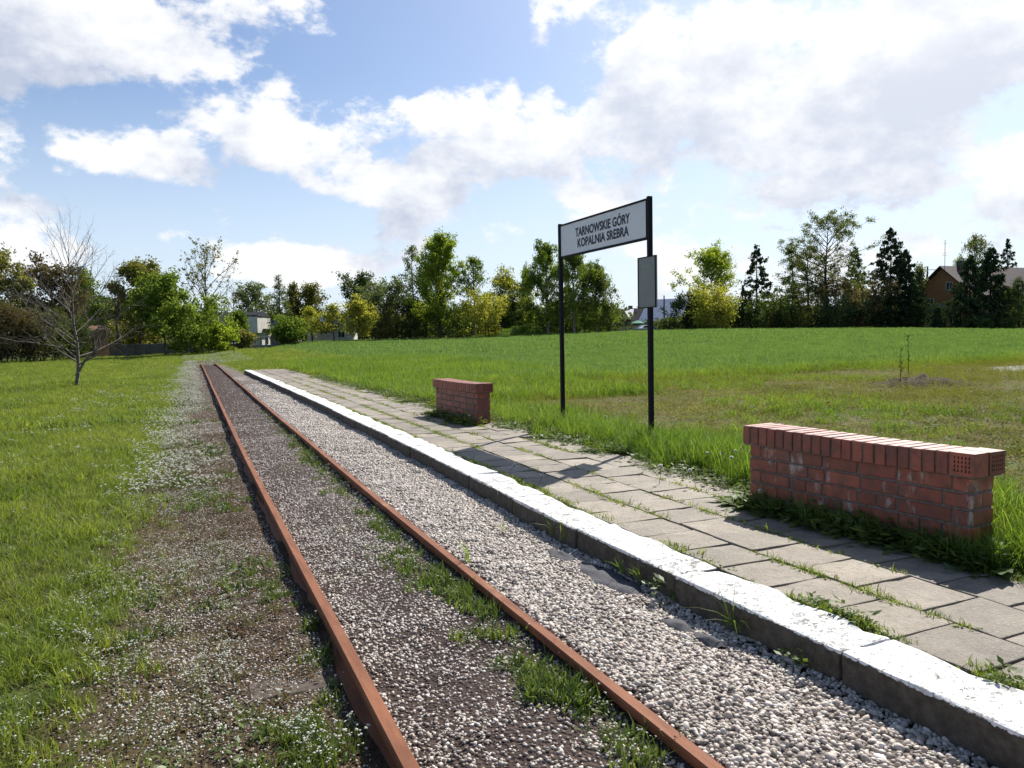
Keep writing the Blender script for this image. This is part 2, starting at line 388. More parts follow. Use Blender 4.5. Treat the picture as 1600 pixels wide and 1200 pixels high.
# ------------------------------------------------------------------ railway track
def mat_rust(name, c0, c1, c2):
    mt, g, o = new_mat(name); pos = geo_pos(g)
    st = g.vmath('MULTIPLY', pos, (1, .12, 1))
    n1 = g.noise(st, 25, 6, .65); n2 = g.noise(pos, 160, 4, .6); n3 = g.noise(pos, 2.2, 4, .6)
    c = g.mix(g.ramp(n1, .3, .7), c0, c1); c = g.mix(g.ramp(n3, .55, .75), c, c2); c = g.mix(g.ramp(n2, .55, .8), c, tuple(x*.6 for x in c0))
    principled(g, o, c, .72, g.math('ADD', n1, n2), .35, .004, spec=.25); return mt
M_RUST = mat_rust('rusted_rail_steel', (.15, .052, .024), (.25, .095, .044), (.33, .16, .082))
M_WOOD = mat_simple('weathered_sleeper_wood', (.115, .090, .070), (.055, .042, .034), 30, .9, .5)
def build_track():
    root = tag(empty('railway_track', (float(rail_x(4))+.4, 4, .0)), 'rusty narrow gauge railway track running beside the paved platform', 'railway track')
    prof = [(-.045, .0), (.045, .0), (.045, .010), (.010, .024), (.009, .068), (.0245, .078), (.0255, .104), (.021, .110), (-.021, .110), (-.0255, .104), (-.0245, .078), (-.009, .068), (-.010, .024), (-.045, .010)]
    rng = np.random.default_rng(5)
    for off, cuts in ((0, [-3, 6.78, 22.0, 57.5]), (GAUGE, [-3, 8.2, 23.5, 58.0])):
        for a, b in zip(cuts[:-1], cuts[1:]):
            ys = np.linspace(a+.004, b-.004, int((b-a)/.25)+2); n = len(prof); V = []; 
            for y in ys:
                x = rail_x(y)+off; dz = -sstep(y, 47, 58)*.05 + (vnoise(off*9, y, .4, 8)-.5)*.012; dx = (vnoise(off*5, y, .3, 9)-.5)*.012
                V += [(x+dx+px, y, pz+dz) for px, pz in prof]
            F = np.array([(i*n+k, (i+1)*n+k, (i+1)*n+(k+1) % n, i*n+(k+1) % n) for i in range(len(ys)-1) for k in range(n)])
            mb = MB(); mb.v = V; mb.f = [tuple(f) for f in F]+[tuple(range(n)), tuple(reversed(range((len(ys)-1)*n, len(ys)*n)))]
            o = mb.build('rail', M_RUST, root); o.matrix_parent_inverse = Matrix.Translation(-root.location)
        for c in cuts[1:-1]:   # fishplates at the joints
            x = float(rail_x(c)+off)
            for s in (-1, 1):
                mb = MB().box(x+s*.012, x+s*.024, c-.2, c+.2, .022, .066)
                for k in (-.14, -.05, .05, .14): mb.tube([(x+s*.024, c+k, .045), (x+s*.04, c+k, .045)], .011, 6)
                o = mb.build('fishplate', M_RUST, root); o.matrix_parent_inverse = Matrix.Translation(-root.location)
    for k in range(26):
        y = 1.85+k*.585+rng.normal(0, .02)
        x = float(rail_x(y))
        mb = MB().box(-.42+rng.normal(0, .02), 1.18, -.085, .085, -.12, (.010 if k in (2, 4) else .002)+rng.normal(0, .002), Matrix.Translation((x, y, 0)) @ Matrix.Rotation(rng.normal(0, .02), 4, 'Z'))
        o = mb.build('sleeper', M_WOOD, root, bevel=.008); o.matrix_parent_inverse = Matrix.Translation(-root.location)
build_track()

# ------------------------------------------------------------------ platform: kerb stones, slabs
def mat_kerb():
    mt, g, o = new_mat('whitewashed_kerb_concrete'); pos = geo_pos(g)
    nrm = g.new('ShaderNodeSeparateXYZ'); g.l.new(g.new('ShaderNodeNewGeometry').outputs['True Normal'], nrm.inputs[0])
    zz = g.new('ShaderNodeSeparateXYZ'); g.l.new(g.new('ShaderNodeTexCoord').outputs['Object'], zz.inputs[0])
    n1 = g.noise(pos, 22, 6, .65); n2 = g.noise(pos, 90, 4, .6); n3 = g.noise(pos, 3.0, 4, .5)
    drip = g.noise(g.vmath('MULTIPLY', pos, (1, 1, .03)), 60, 3, .5)
    conc = g.mix(g.ramp(n1, .3, .7), (.050, .042, .033), (.105, .090, .072))
    lim = g.math('ADD', -.012, g.math('ADD', g.math('MULTIPLY', g.math('SUBTRACT', n1, .5), .026), g.math('MULTIPLY', g.math('SUBTRACT', n2, .5), .016)))
    lim = g.math('SUBTRACT', lim, g.math('MULTIPLY', g.ramp(drip, .66, .76), .035))
    fac = g.math('GREATER_THAN', zz.outputs[2], lim)
    wear = g.ramp(g.math('ADD', g.math('MULTIPLY', n1, .6), g.math('MULTIPLY', n2, .4)), .515, .565)
    wear = g.math('MULTIPLY', wear, g.ramp(n3, .38, .62, .3, 1.0))
    white = g.mix(g.ramp(n3, .3, .7), (.80, .80, .79), (.68, .68, .665))
    white = g.mix(g.ramp(n2, .5, .75, 0, .35), white, (.45, .44, .42))
    white = g.mix(g.ramp(g.noise(pos, 50, 4, .7), .56, .61, 0, .8), white, (.17, .16, .145))
    white = g.mix(wear, white, (.20, .19, .17))
    white = g.mix(g.ramp(g.noise(pos, 7, 5, .65), .55, .72, 0, .55), white, (.36, .34, .31))
    c = g.mix(fac, conc, white)
    principled(g, o, c, .85, g.math('ADD', n1, g.math('MULTIPLY', n2, .6)), .7, .01); return mt
def mat_slab():
    mt, g, o = new_mat('old_concrete_paving'); pos = geo_pos(g); r = obj_rand(g)
    n1 = g.noise(pos, 5, 6, .6); n2 = g.noise(pos, 75, 4, .75); n3 = g.noise(pos, 24, 5, .6)
    c = g.mix(g.ramp(n1, .3, .7), (.195, .165, .130), (.285, .246, .198))
    c = g.mix(1.0, c, g.mix(r, (.74, .73, .72), (1.18, 1.16, 1.12)), 'MULTIPLY')
    c = g.mix(g.ramp(n2, .56, .68), c, (.34, .31, .27))
    c = g.mix(g.ramp(n2, .42, .30), c, (.10, .088, .075))
    c = g.mix(g.ramp(n3, .52, .72, 0, .6), c, (.10, .09, .068))
    c = g.mix(g.ramp(g.noise(pos, 1.6, 5, .6), .5, .72, 0, .5), c, (.11, .102, .075))
    principled(g, o, c, .68, g.math('ADD', n2, n3), .9, .008, spec=.45); return mt
M_KERB = mat_kerb(); M_SLAB = mat_slab()
M_EARTH = mat_simple('platform_earth', (.055, .046, .026), (.045, .058, .018), 20, .95, .6)
def rough_block(rng, lx, ly, lz, bev, amp, cuts):
    """bevelled block with uneven faces, origin at the middle of its top"""
    bm = bmesh.new(); bmesh.ops.create_cube(bm, size=1.0)
    for v in bm.verts: v.co = Vector((v.co.x*lx, v.co.y*ly, (v.co.z-.5)*lz))
    bmesh.ops.bevel(bm, geom=list(bm.edges), offset=bev, segments=2, affect='EDGES', profile=.6)
    es = [e for e in bm.edges if e.calc_length() > min(lx, ly, lz)*.5 and e.calc_length() > .05]
    if cuts: bmesh.ops.subdivide_edges(bm, edges=es, cuts=cuts, use_grid_fill=True)
    ph = rng.uniform(0, 50)
    for v in bm.verts:
        k = vnoise(np.array([v.co.x*6+ph]), np.array([v.co.y*6+v.co.z*5]), 1.0, 3)[0]-.5
        j = vnoise(np.array([v.co.x*22+ph]), np.array([v.co.y*22+v.co.z*19]), 1.0, 5)[0]-.5
        v.co += Vector((v.co.x/lx, v.co.y/ly, v.co.z/lz+.5))*amp*(k*1.6+j)*1.6
    me = bpy.data.meshes.new('block'); bm.to_mesh(me); bm.free(); return me
def build_platform():
    rng = np.random.default_rng(11)
    ys = np.arange(PLAT_Y0, PLAT_Y1+.01, .5); mb = MB(); V = []
    for y in ys:
        k = float(kerb_x(y)); V += [(k+.12, y, -.05), (k+1.95, y, -.05), (k+1.95, y, .150), (k+1.72, y, .158), (k+.12, y, .162)]
    n = 5; F = [(i*n+j, (i+1)*n+j, (i+1)*n+(j+1) % n, i*n+(j+1) % n) for i in range(len(ys)-1) for j in range(n)]
    mb.add(V, F+[tuple(range(n)), tuple(reversed(range((len(ys)-1)*n, len(ys)*n)))])
    plat = tag(mb.build('platform', M_EARTH), kind='structure')
    kv = [rough_block(rng, .262, .986, .30, .012, .014, 9) for _ in range(7)]
    y = PLAT_Y0; i = 0
    while y < PLAT_Y1-.5:
        me = kv[(i*3) % 7]
        if not me.materials: me.materials.append(M_KERB)
        yc = y+.5; x = float(kerb_x(yc))+.131; a = math.atan2(float(kerb_x(yc+.4)-kerb_x(yc-.4)), .8)
        o = link('kerb_stone', me, plat); o.location = (x+rng.normal(0, .006), yc, .203+rng.normal(0, .0025))
        o.rotation_euler = (rng.normal(0, .003), rng.normal(0, .006), -a+rng.normal(0, .004)+(math.pi if rng.random() < .5 else 0))
        y += 1.0; i += 1
    sv = [rough_block(rng, .349, .3245, .05, .006, .0045, 3) for _ in range(6)]
    for me in sv: me.materials.append(M_SLAB)
    j = 0; cols = 4; y = PLAT_Y0
    while y < PLAT_Y1-.3:
        yc = y+.165
        for c in range(cols):
            yy = yc+(.0, .155, .03, .12)[c]
            a = math.atan2(float(kerb_x(yy+.3)-kerb_x(yy-.3)), .6)
            x = float(kerb_x(yy))+.272+.02+.176+c*.362
            if c == 3 and (rng.random() < .12): continue
            o = link('paving_slab', sv[j % 6], plat); j += 1
            o.location = (x+rng.normal(0, .004), yy+rng.normal(0, .003), .186+rng.normal(0, .002)-(.006 if c == 3 else 0))
            o.rotation_euler = (rng.normal(0, .007), rng.normal(0, .008), -a+rng.normal(0, .008))
        y += .336
    return plat
build_platform()

# ------------------------------------------------------------------ brick benches
def mat_brick():
    mt, g, o = new_mat('red_clinker_brick'); pos = geo_pos(g); r = obj_rand(g)
    n1 = g.noise(pos, 14, 5, .6); n2 = g.noise(pos, 110, 4, .65)
    c = g.mix(r, (.21, .046, .028), (.38, .094, .052)); c = g.mix(g.ramp(n1, .38, .75), c, (.13, .042, .03))
    c = g.mix(g.ramp(g.noise(pos, 4.0, 5, .65), .48, .72, 0, .6), c, (.10, .05, .038))
    c = g.mix(g.ramp(n2, .6, .8, 0, .6), c, (.45, .26, .20))
    sp = g.new('ShaderNodeSeparateXYZ'); g.l.new(pos, sp.inputs[0])
    st = g.noise(g.vmath('MULTIPLY', pos, (1, 1, .4)), 7.0, 6, .65)
    z = g.math('MULTIPLY', g.math('MULTIPLY', g.ramp(sp.outputs[2], .60, .585), g.ramp(sp.outputs[2], .22, .30)), g.math('LESS_THAN', sp.outputs[1], 7.0))
    eff = g.math('MULTIPLY', g.ramp(g.math('ADD', st, g.math('MULTIPLY', g.math('SUBTRACT', n2, .5), .12)), .545, .66), z)
    c = g.mix(g.math('MULTIPLY', eff, .8), c, (.46, .41, .37))
    principled(g, o, c, .5, g.math('ADD', n1, n2), .4, .004, spec=.55); return mt
M_BRICK = mat_brick(); M_MORTAR = mat_simple('grey_mortar', (.20, .175, .15), (.12, .10, .085), 40, .95, .5)
M_HOLE = M_BRICK
_bc = {}
def brick_mesh(lx, ly, lz, var):
    k = (round(lx, 3), round(ly, 3), round(lz, 3), var)
    if k not in _bc:
        rng = np.random.default_rng(hash(k) % 99991)
        bm = bmesh.new(); bmesh.ops.create_cube(bm, size=1.0)
        for v in bm.verts: v.co = Vector((v.co.x*lx, v.co.y*ly, v.co.z*lz))+Vector(rng.normal(0, .0012, 3))
        bmesh.ops.bevel(bm, geom=list(bm.edges), offset=.004, segments=1, affect='EDGES')
        me = bpy.data.meshes.new('brick'); bm.to_mesh(me); bm.free(); me.materials.append(M_BRICK); _bc[k] = me
    return _bc[k]
def perforated_mesh(lx, ly, lz, side):
    """brick whose bed face, pierced by small holes, looks out: side '-y' or '+x'"""
    bm = bmesh.new(); bmesh.ops.create_cube(bm, size=1.0)
    for v in bm.verts: v.co = Vector((v.co.x*lx, v.co.y*ly, v.co.z*lz))
    want = Vector((0, -1, 0)) if side == '-y' else Vector((1, 0, 0))
    f = [f for f in bm.faces if f.normal.dot(want) > .9][0]
    w = ly if side == '+x' else lx; nx, nz = max(3, int(w/.022)), 4
    bm.faces.remove(f)
    a = Vector((0, 1, 0)) if side == '+x' else Vector((1, 0, 0)); b = Vector((0, 0, 1)); base = want*((lx if side == '+x' else ly)/2)
    xs = []
    mg, hw = .016, .0
    cw, ch = (w-2*mg)/nx, (lz-2*mg)/nz
    gx = [-w/2]+[v for i in range(nx) for v in (-w/2+mg+i*cw+cw*.28, -w/2+mg+(i+1)*cw-cw*.28)]+[w/2]
    gz = [-lz/2]+[v for i in range(nz) for v in (-lz/2+mg+i*ch+ch*.18, -lz/2+mg+(i+1)*ch-ch*.18)]+[lz/2]
    vs = [[bm.verts.new(base+a*x+b*z) for x in gx] for z in gz]
    for i in range(len(gz)-1):
        for k in range(len(gx)-1):
            q = (vs[i][k], vs[i][k+1], vs[i+1][k+1], vs[i+1][k])
            if i % 2 == 1 and k % 2 == 1:
                inn = [bm.verts.new(v.co-want*.03) for v in q]
                for t in range(4): bm.faces.new((q[t], q[(t+1) % 4], inn[(t+1) % 4], inn[t]))
                bm.faces.new(inn)
            else: bm.faces.new(q)
    bmesh.ops.remove_doubles(bm, verts=bm.verts, dist=.0003); bmesh.ops.recalc_face_normals(bm, faces=bm.faces)
    me = bpy.data.meshes.new('perforated_brick'); bm.to_mesh(me); bm.free(); me.materials.append(M_BRICK); return me
def build_bench(loc, ang, label, seed, L):
    rng = np.random.default_rng(seed)
    Dp, CO, NC, OV = .264, .0862, 5, .036
    root = tag(empty('brick_bench', loc, ang), label, 'bench', 'brick benches beside the platform')
    def put(me, x, y, z, name='brick', rz=0):
        o = link(name, me, root); o.location = (x+rng.normal(0, .0012), y+rng.normal(0, .0009), z+rng.normal(0, .0008))
        o.rotation_euler = (rng.normal(0, .003), rng.normal(0, .003), rz+rng.normal(0, .002)); return o
    bx0, bx1, by0, by1 = OV, L-OV, OV, Dp-.03; J = .013; bh = CO-J; bd = .094; D = by1-by0
    for c in range(-1, NC):
        z = c*CO+CO/2; 
        x0, x1 = bx0, bx1
        if c % 2 == 0:
            for e in (0, 1): put(brick_mesh(bd, D, bh, int(rng.integers(3))), (bx0+bd/2) if e == 0 else (bx1-bd/2), (by0+by1)/2, z)
            x0, x1 = bx0+bd+J, bx1-bd-J
        for side in (0, 1):
            y = by0+bd/2 if side == 0 else by1-bd/2
            x = x0; first = True
            while x < x1-.03:
                ln = .236 if rng.random() > .22 else .112
                if first and c % 2: ln = .236
                first = False
                if x+ln > x1-.07: ln = x1-x
                put(brick_mesh(ln, bd, bh, int(rng.integers(3))), x+ln/2, y, z); x += ln+J
    mo = MB().box(bx0+.007, bx1-.007, by0+.007, by1-.007, -.1, NC*CO-.002).build('mortar', M_MORTAR, root)
    # coping: bricks on edge across the bench, a pierced pair closing the near end
    z0 = NC*CO+.006; ch = .120; pw = .061; n = int((L-.135)/(pw+.009)); pitch = (L-.135)/n
    sag = lambda x: .010*math.cos(x*3.1)-.006
    for i in range(n):
        x = (i+.5)*pitch; put(brick_mesh(pw, Dp, ch, int(rng.integers(3))), x, Dp/2, z0+ch/2+sag(x)*.5)
    put(perforated_mesh(.128, .118, ch, '-y'), L-.064, .059, z0+ch/2)
    put(perforated_mesh(.128, Dp-.118-.010, ch, '+x'), L-.064, .118+.010+(Dp-.128)/2, z0+ch/2)
    MB().box(.008, L-.012, .010, Dp-.010, NC*CO-.004, z0+ch-.016).build('coping_mortar', M_MORTAR, root)
A1 = math.atan2(2.75-4.46, 3.93-3.80)
build_bench((3.515, 4.125, .172), A1, 'red brick bench with whitish mortar smears on its long side and weeds at its foot', 1, 1.586)
build_bench((3.615, 11.38, .180), rad(-87.6), 'plain red brick bench without smears, between the signposts and the tree line', 2, 1.70)

# ------------------------------------------------------------------ station sign
M_POST = mat_simple('dark_painted_steel', (.006, .006, .010), (.010, .010, .014), 60, .6, .1, spec=.15)
M_WHITE = mat_simple('white_sign_enamel', (.74, .75, .80), (.69, .70, .76), 3, .45, .03, spec=.4)
M_TEXT = mat_simple('dark_sign_lettering', (.012, .014, .03), (.012, .014, .03), 5, .5, .0)
M_PANEL = mat_simple('faded_notice_sheet', (.185, .20, .20), (.155, .17, .17), 5, .35, .03, spec=.5)
M_PANELY = mat_simple('faded_yellow_print', (.22, .245, .20), (.20, .225, .20), 30, .4, .02)
def text_mesh(body, size, xs, offset=0.0):
    cu = bpy.data.curves.new('t', 'FONT'); cu.body = body; cu.size = size; cu.align_x = 'CENTER'; cu.offset = offset; cu.resolution_u = 3
    o = bpy.data.objects.new('t', cu); COL.objects.link(o)
    me = bpy.data.meshes.new_from_object(o.evaluated_get(bpy.context.evaluated_depsgraph_get()))
    bpy.data.objects.remove(o); bpy.data.curves.remove(cu)
    w = max(v.co.x for v in me.vertices)-min(v.co.x for v in me.vertices)
    for v in me.vertices: v.co.x *= xs/w
    return me
def build_sign():
    X = 4.64; y0, y1 = 8.95, 6.89; zt = 2.80; zb = 2.385
    root = tag(empty('station_sign', (X, (y0+y1)/2, .15)), 'white station name sign on two slim black posts behind the platform', 'sign')
    inv = Matrix.Translation(-root.location)
    def fin(o): o.matrix_parent_inverse = inv; return o
    for y in (y0, y1): fin(MB().box(X-.024, X+.024, y-.024, y+.024, -.2, 2.825).build('post', M_POST, root, bevel=.003))
    pn = fin(MB().box(X-.012, X+.008, y1+.03, y0-.03, zb+.012, zt-.012).build('sign_panel', M_WHITE, root))
    for a, b, c, d in ((y1+.026, y0-.026, zb-.010, zb+.014), (y1+.026, y0-.026, zt-.014, zt+.008)):
        o = MB().box(X-.020, X+.016, a, b, c, d).build('frame', M_POST, pn)
    for a, b in ((y1+.026, y1+.046), (y0-.040, y0-.026)):
        o = MB().box(X-.019, X+.015, a, b, zb+.014, zt-.014).build('frame', M_POST, pn)
    R = Matrix(((0, 0, -1, 0), (-1, 0, 0, 0), (0, 1, 0, 0), (0, 0, 0, 1)))   # text x -> -Y, text y -> +Z
    for body, yc, zbse, w in (('TARNOWSKIE GÓRY', 7.885, zt-.197, 1.26), ('KOPALNIA SREBRA', 7.875, zt-.333, 1.18)):
        me = text_mesh(body, .148, w, .0038); me.transform(Matrix.Translation((X-.0155, yc, zbse)) @ R)
        o = link('lettering', me, pn, M_TEXT)
    ny0, ny1, nz0, nz1 = 7.055, 6.715, 1.645, 2.19
    nb = fin(MB().box(X-.044, X-.028, ny1, ny0, nz0, nz1).build('notice_panel', M_PANEL, root)); tag(nb, 'narrow grey notice panel fixed to the post')
    for a, b, c, d in ((ny1, ny1+.016, nz0, nz1), (ny0-.010, ny0, nz0, nz1), (ny1+.016, ny0-.01, nz0, nz0+.010), (ny1+.016, ny0-.01, nz1-.010, nz1)):
        o = MB().box(X-.050, X-.0445, a, b, c, d).build('frame', M_POST, nb)
    o = MB().box(X-.0462, X-.0445, ny1+.06, ny0-.06, nz1-.125, nz1-.085).build('print_band', M_PANELY, nb)
    o = MB().box(X-.0462, X-.0445, ny1+.08, ny0-.08, nz1-.150, nz1-.135).build('print_band', M_PANELY, nb)
build_sign()

# ------------------------------------------------------------------ small plants and stones spread as ground cover
def blade_mesh(name, rng, n, h, spread, width, lean=.35, segs=3, vlo=0, vhi=1):
    """tuft of curved tapering blades"""
    V = []; F4 = []; F3 = []; va = []
    for _ in range(n):
        a = rng.uniform(0, 2*math.pi); r = spread*math.sqrt(rng.random()); bx, by = r*math.cos(a), r*math.sin(a)
        L = h*rng.uniform(.5, 1.05); az = rng.uniform(0, 2*math.pi); ln = lean*rng.uniform(.2, 1.5); w = width*rng.uniform(.6, 1.2)
        tw = az+math.pi/2+rng.normal(0, .5); k = len(V)
        for i in range(segs+1):
            t = i/segs; z = L*(t-ln*.35*t*t*t); o = L*ln*t*t; ww = w*(1-t**1.5)*.5
            cx, cy = bx+math.cos(az)*o, by+math.sin(az)*o
            if i < segs: V += [(cx-math.cos(tw)*ww, cy-math.sin(tw)*ww, z), (cx+math.cos(tw)*ww, cy+math.sin(tw)*ww, z)]
            else: V += [(cx, cy, z)]
        v = rng.uniform(vlo, vhi)
        for i in range(segs-1): F4.append((k+2*i, k+2*i+1, k+2*i+3, k+2*i+2)); va.append(v)
        F3.append((k+2*segs-2, k+2*segs-1, k+2*segs))
    nt = len(F3); va = va+[va[i*(segs-1)] for i in range(nt)] if segs > 1 else [rng.random() for _ in F3]
    return np_mesh(name, V, [np.array(F4), np.array(F3)], False, None, {'v': va})
def leaf_mesh(name, rng, n, h, spread, ls, flat=.6, stems=True):
    """low leafy weed: rhombic leaves on hidden stems"""
    V = []; F = []; va = []
    for _ in range(n):
        a = rng.uniform(0, 6.283); r = spread*math.sqrt(rng.random()); c = np.array([r*math.cos(a), r*math.sin(a), h*rng.random()*(1-.5*r/spread)])
        d = np.array([math.cos(a+rng.normal(0, .8)), math.sin(a+rng.normal(0, .8)), rng.uniform(-.2, 1-flat)]); d /= np.linalg.norm(d)
        s = np.cross(d, [rng.normal(0, .3), rng.normal(0, .3), 1]); s /= np.linalg.norm(s); L = ls*rng.uniform(.6, 1.3)
        k = len(V); V += [c, c+d*L*.5+s*L*.22, c+d*L, c+d*L*.5-s*L*.22]; F.append((k, k+1, k+2, k+3)); va.append(rng.random())
    return np_mesh(name, V, [np.array(F)], False, None, {'v': va})
def rosette_mesh(name, rng, n, L):
    V = []; F = []; va = []
    for i in range(n):
        a = i*2.4+rng.normal(0, .2); l = L*rng.uniform(.6, 1.1); e = rng.uniform(.25, .9); d = np.array([math.cos(a), math.sin(a), 0]); s = np.array([-d[1], d[0], 0])
        k = len(V)
        for t, w in ((0, .03), (.35, .10), (.7, .15), (1, .01)):
            p = d*l*t*math.cos(e*.6)+np.array([0, 0, l*(e*t-.75*e*t*t)]); V += [p-s*l*w, p+s*l*w]
        for j in range(3): F.append((k+2*j, k+2*j+1, k+2*j+3, k+2*j+2)); va.append(rng.random())
    return np_mesh(name, V, [np.array(F)], False, None, {'v': va})
def flower_mesh(name, rng, n, h, spread, hs):
    """thin stems carrying little white flower heads; slot 0 stem, slot 1 petals"""
    V = []; F = []; mi = []; va = []
    for _ in range(n):
        a = rng.uniform(0, 6.283); r = spread*math.sqrt(rng.random()); b = np.array([r*math.cos(a), r*math.sin(a), 0]); L = h*rng.uniform(.4, 1.1)
        t = b+np.array([rng.normal(0, .25)*L, rng.normal(0, .25)*L, L]); w = .0012; k = len(V)
        V += [b+[-w, 0, 0], b+[w, 0, 0], t+[w*.7, 0, 0], t+[-w*.7, 0, 0]]; F.append((k, k+1, k+2, k+3)); mi.append(0); va.append(rng.random())
        for q in range(int(rng.integers(1, 4))):
            c = t+rng.normal(0, hs*.8, 3)*[1, 1, .5]; s = hs*rng.uniform(.6, 1.1); k = len(V)
            V += [c+[s, 0, 0], c+[0, s, 0], c+[-s, 0, 0], c+[0, -s, 0], c+[0, 0, s*.5], c+[0, 0, -s*.4]]
            for e in range(4):
                F.append((k+e, k+(e+1) % 4, k+4, k+4)); F.append((k+(e+1) % 4, k+e, k+5, k+5)); mi += [1, 1]; v = rng.random(); va += [v, v]
    F4 = [f for f in F if f[2] != f[3]]; F3 = [f[:3] for f in F if f[2] == f[3]]
    m4 = [m for f, m in zip(F, mi) if f[2] != f[3]]; m3 = [m for f, m in zip(F, mi) if f[2] == f[3]]
    v4 = [m for f, m in zip(F, va) if f[2] != f[3]]; v3 = [m for f, m in zip(F, va) if f[2] == f[3]]
    me = np_mesh(name, V, [np.array(F4), np.array(F3)], False, None, {'v': v4+v3}); me.polygons.foreach_set('material_index', np.array(m4+m3, np.int32)); return me
def pebble_mesh(name, rng, sub=2):
    bm = bmesh.new(); bmesh.ops.create_icosphere(bm, subdivisions=sub, radius=.5); sx, sy, sz = rng.uniform(.75, 1.2), rng.uniform(.65, 1.0), rng.uniform(.45, .7); ph = rng.uniform(0, 9, 3)
    for v in bm.verts:
        p = v.co; k = 1+.13*math.sin(3.1*p.x*2+ph[0])*math.sin(2.7*p.y*2+ph[1])+.10*math.sin(5*p.z+3*p.x+ph[2])
        v.co = Vector((p.x*sx*k, p.y*sy*k, p.z*sz*k))
    me = bpy.data.meshes.new(name); bm.to_mesh(me); bm.free()
    for p in me.polygons: p.use_smooth = True
    return me
def scatter(name, P, scl, rng, protos, mats, label, cat, tilt=.15, zrot=True):
    """one ground-cover object: every point carries one of the small meshes"""
    P = np.asarray(P, np.float32); n = len(P)
    if n == 0: return None
    col = bpy.data.collections.new(name+'_pieces')
    for i, me in enumerate(protos):
        if not me.materials:
            for mt in mats: me.materials.append(mt)
        col.objects.link(bpy.data.objects.new('%s_piece_%02d' % (name, i), me))
    me = bpy.data.meshes.new(name); me.vertices.add(n); me.vertices.foreach_set('co', P.ravel())
    rot = np.stack([rng.normal(0, tilt, n), rng.normal(0, tilt, n), rng.uniform(0, 6.283, n) if zrot else np.zeros(n)], 1).astype(np.float32)
    me.attributes.new('scl', 'FLOAT', 'POINT').data.foreach_set('value', np.asarray(scl, np.float32)*np.ones(n, np.float32))
    me.attributes.new('rot', 'FLOAT_VECTOR', 'POINT').data.foreach_set('vector', rot.ravel())
    me.attributes.new('idx', 'INT', 'POINT').data.foreach_set('value', rng.integers(0, len(protos), n).astype(np.int32))
    o = link(name, me); tag(o, label, cat, kind='stuff')
    gt = bpy.data.node_groups.new(name, 'GeometryNodeTree'); N = gt.nodes; Lk = gt.links
    gt.interface.new_socket('Geometry', in_out='INPUT', socket_type='NodeSocketGeometry'); gt.interface.new_socket('Geometry', in_out='OUTPUT', socket_type='NodeSocketGeometry')
    gi = N.new('NodeGroupInput'); go = N.new('NodeGroupOutput'); ip = N.new('GeometryNodeInstanceOnPoints')
    ci = N.new('GeometryNodeCollectionInfo'); ci.inputs['Collection'].default_value = col; ci.inputs['Separate Children'].default_value = True; ci.inputs['Reset Children'].default_value = True
    def na(nm, dt):
        q = N.new('GeometryNodeInputNamedAttribute'); q.data_type = dt; q.inputs['Name'].default_value = nm; return [s for s in q.outputs if s.enabled and s.name == 'Attribute'][0]
    Lk.new(gi.outputs[0], ip.inputs['Points']); Lk.new(ci.outputs[0], ip.inputs['Instance']); ip.inputs['Pick Instance'].default_value = True
    Lk.new(na('idx', 'INT'), ip.inputs['Instance Index']); Lk.new(na('rot', 'FLOAT_VECTOR'), ip.inputs['Rotation']); Lk.new(na('scl', 'FLOAT'), ip.inputs['Scale'])
    Lk.new(ip.outputs[0], go.inputs[0])
    o.modifiers.new('spread', 'NODES').node_group = gt
    return o

def in_view(x, y, margin=6.0, behind=-1.0):
    """keep to the part of the place around the photograph's view"""
    az = np.degrees(np.arctan2(x, y+3.0)); return (az > -22) & (az < 68) & (y > behind)
def sample(rng, x0, x1, y0, y1, dens, fn=None):
    n = int((x1-x0)*(y1-y0)*dens); x = rng.uniform(x0, x1, n); y = rng.uniform(y0, y1, n); k = in_view(x, y)
    if fn is not None: k &= rng.random(n) < fn(x, y)
    return x[k], y[k]

G_ = {
 'meadow': mat_leaf('meadow_grass', (.082, .145, .022), (.26, .30, .06), .5, gloss=.015),
 'tall': mat_leaf('tall_verge_grass', (.065, .14, .018), (.20, .28, .045), .5, gloss=.015),
 'wheat': mat_leaf('young_wheat', (.088, .172, .046), (.18, .262, .078), .45, gloss=.02),
 'dry': mat_leaf('dry_straw', (.22, .17, .08), (.42, .34, .18), .3, (1.1, 1.05, .9)),
 'weed': mat_leaf('leafy_weed', (.05, .095, .022), (.15, .19, .05), .4, gloss=.02),
 'litter': mat_leaf('leaf_litter', (.055, .038, .025), (.17, .12, .07), .15, (1.1, 1, .9)),
 'thin': mat_leaf('thin_grass', (.07, .09, .025), (.24, .22, .09), .4),
 'olive': mat_leaf('olive_weed', (.085, .11, .028), (.24, .25, .06), .4),
 'petal': mat_leaf('white_petals', (.74, .73, .64), (.85, .85, .78), .45, (1, 1, 1)),
 'yellow': mat_leaf('yellow_petals', (.55, .50, .06), (.62, .58, .12), .35, (1, 1, 1)),
}
def mat_pebble(name, ramp):
    mt, g, o = new_mat(name); r = obj_rand(g); cr = g.new('ShaderNodeValToRGB'); g.l.new(r, cr.inputs[0]); el = cr.color_ramp.elements
    for i, (p, c) in enumerate(ramp):
        e = el[i] if i < 2 else el.new(p); e.position = p; e.color = (*c, 1)
    tcn = g.new('ShaderNodeTexCoord').outputs['Object']; n = g.noise(tcn, 5, 3, .6)
    c = g.mix(g.ramp(n, .45, .75, 0, .4), cr.outputs[0], (.16, .13, .11))
    principled(g, o, c, .6, spec=.4); return mt
M_PEB = mat_pebble('river_gravel', [(0, (.12, .10, .085)), (1, (.78, .74, .68)), (.16, (.27, .23, .19)), (.42, (.45, .395, .34)), (.70, (.60, .54, .475)), (.87, (.40, .31, .25))])
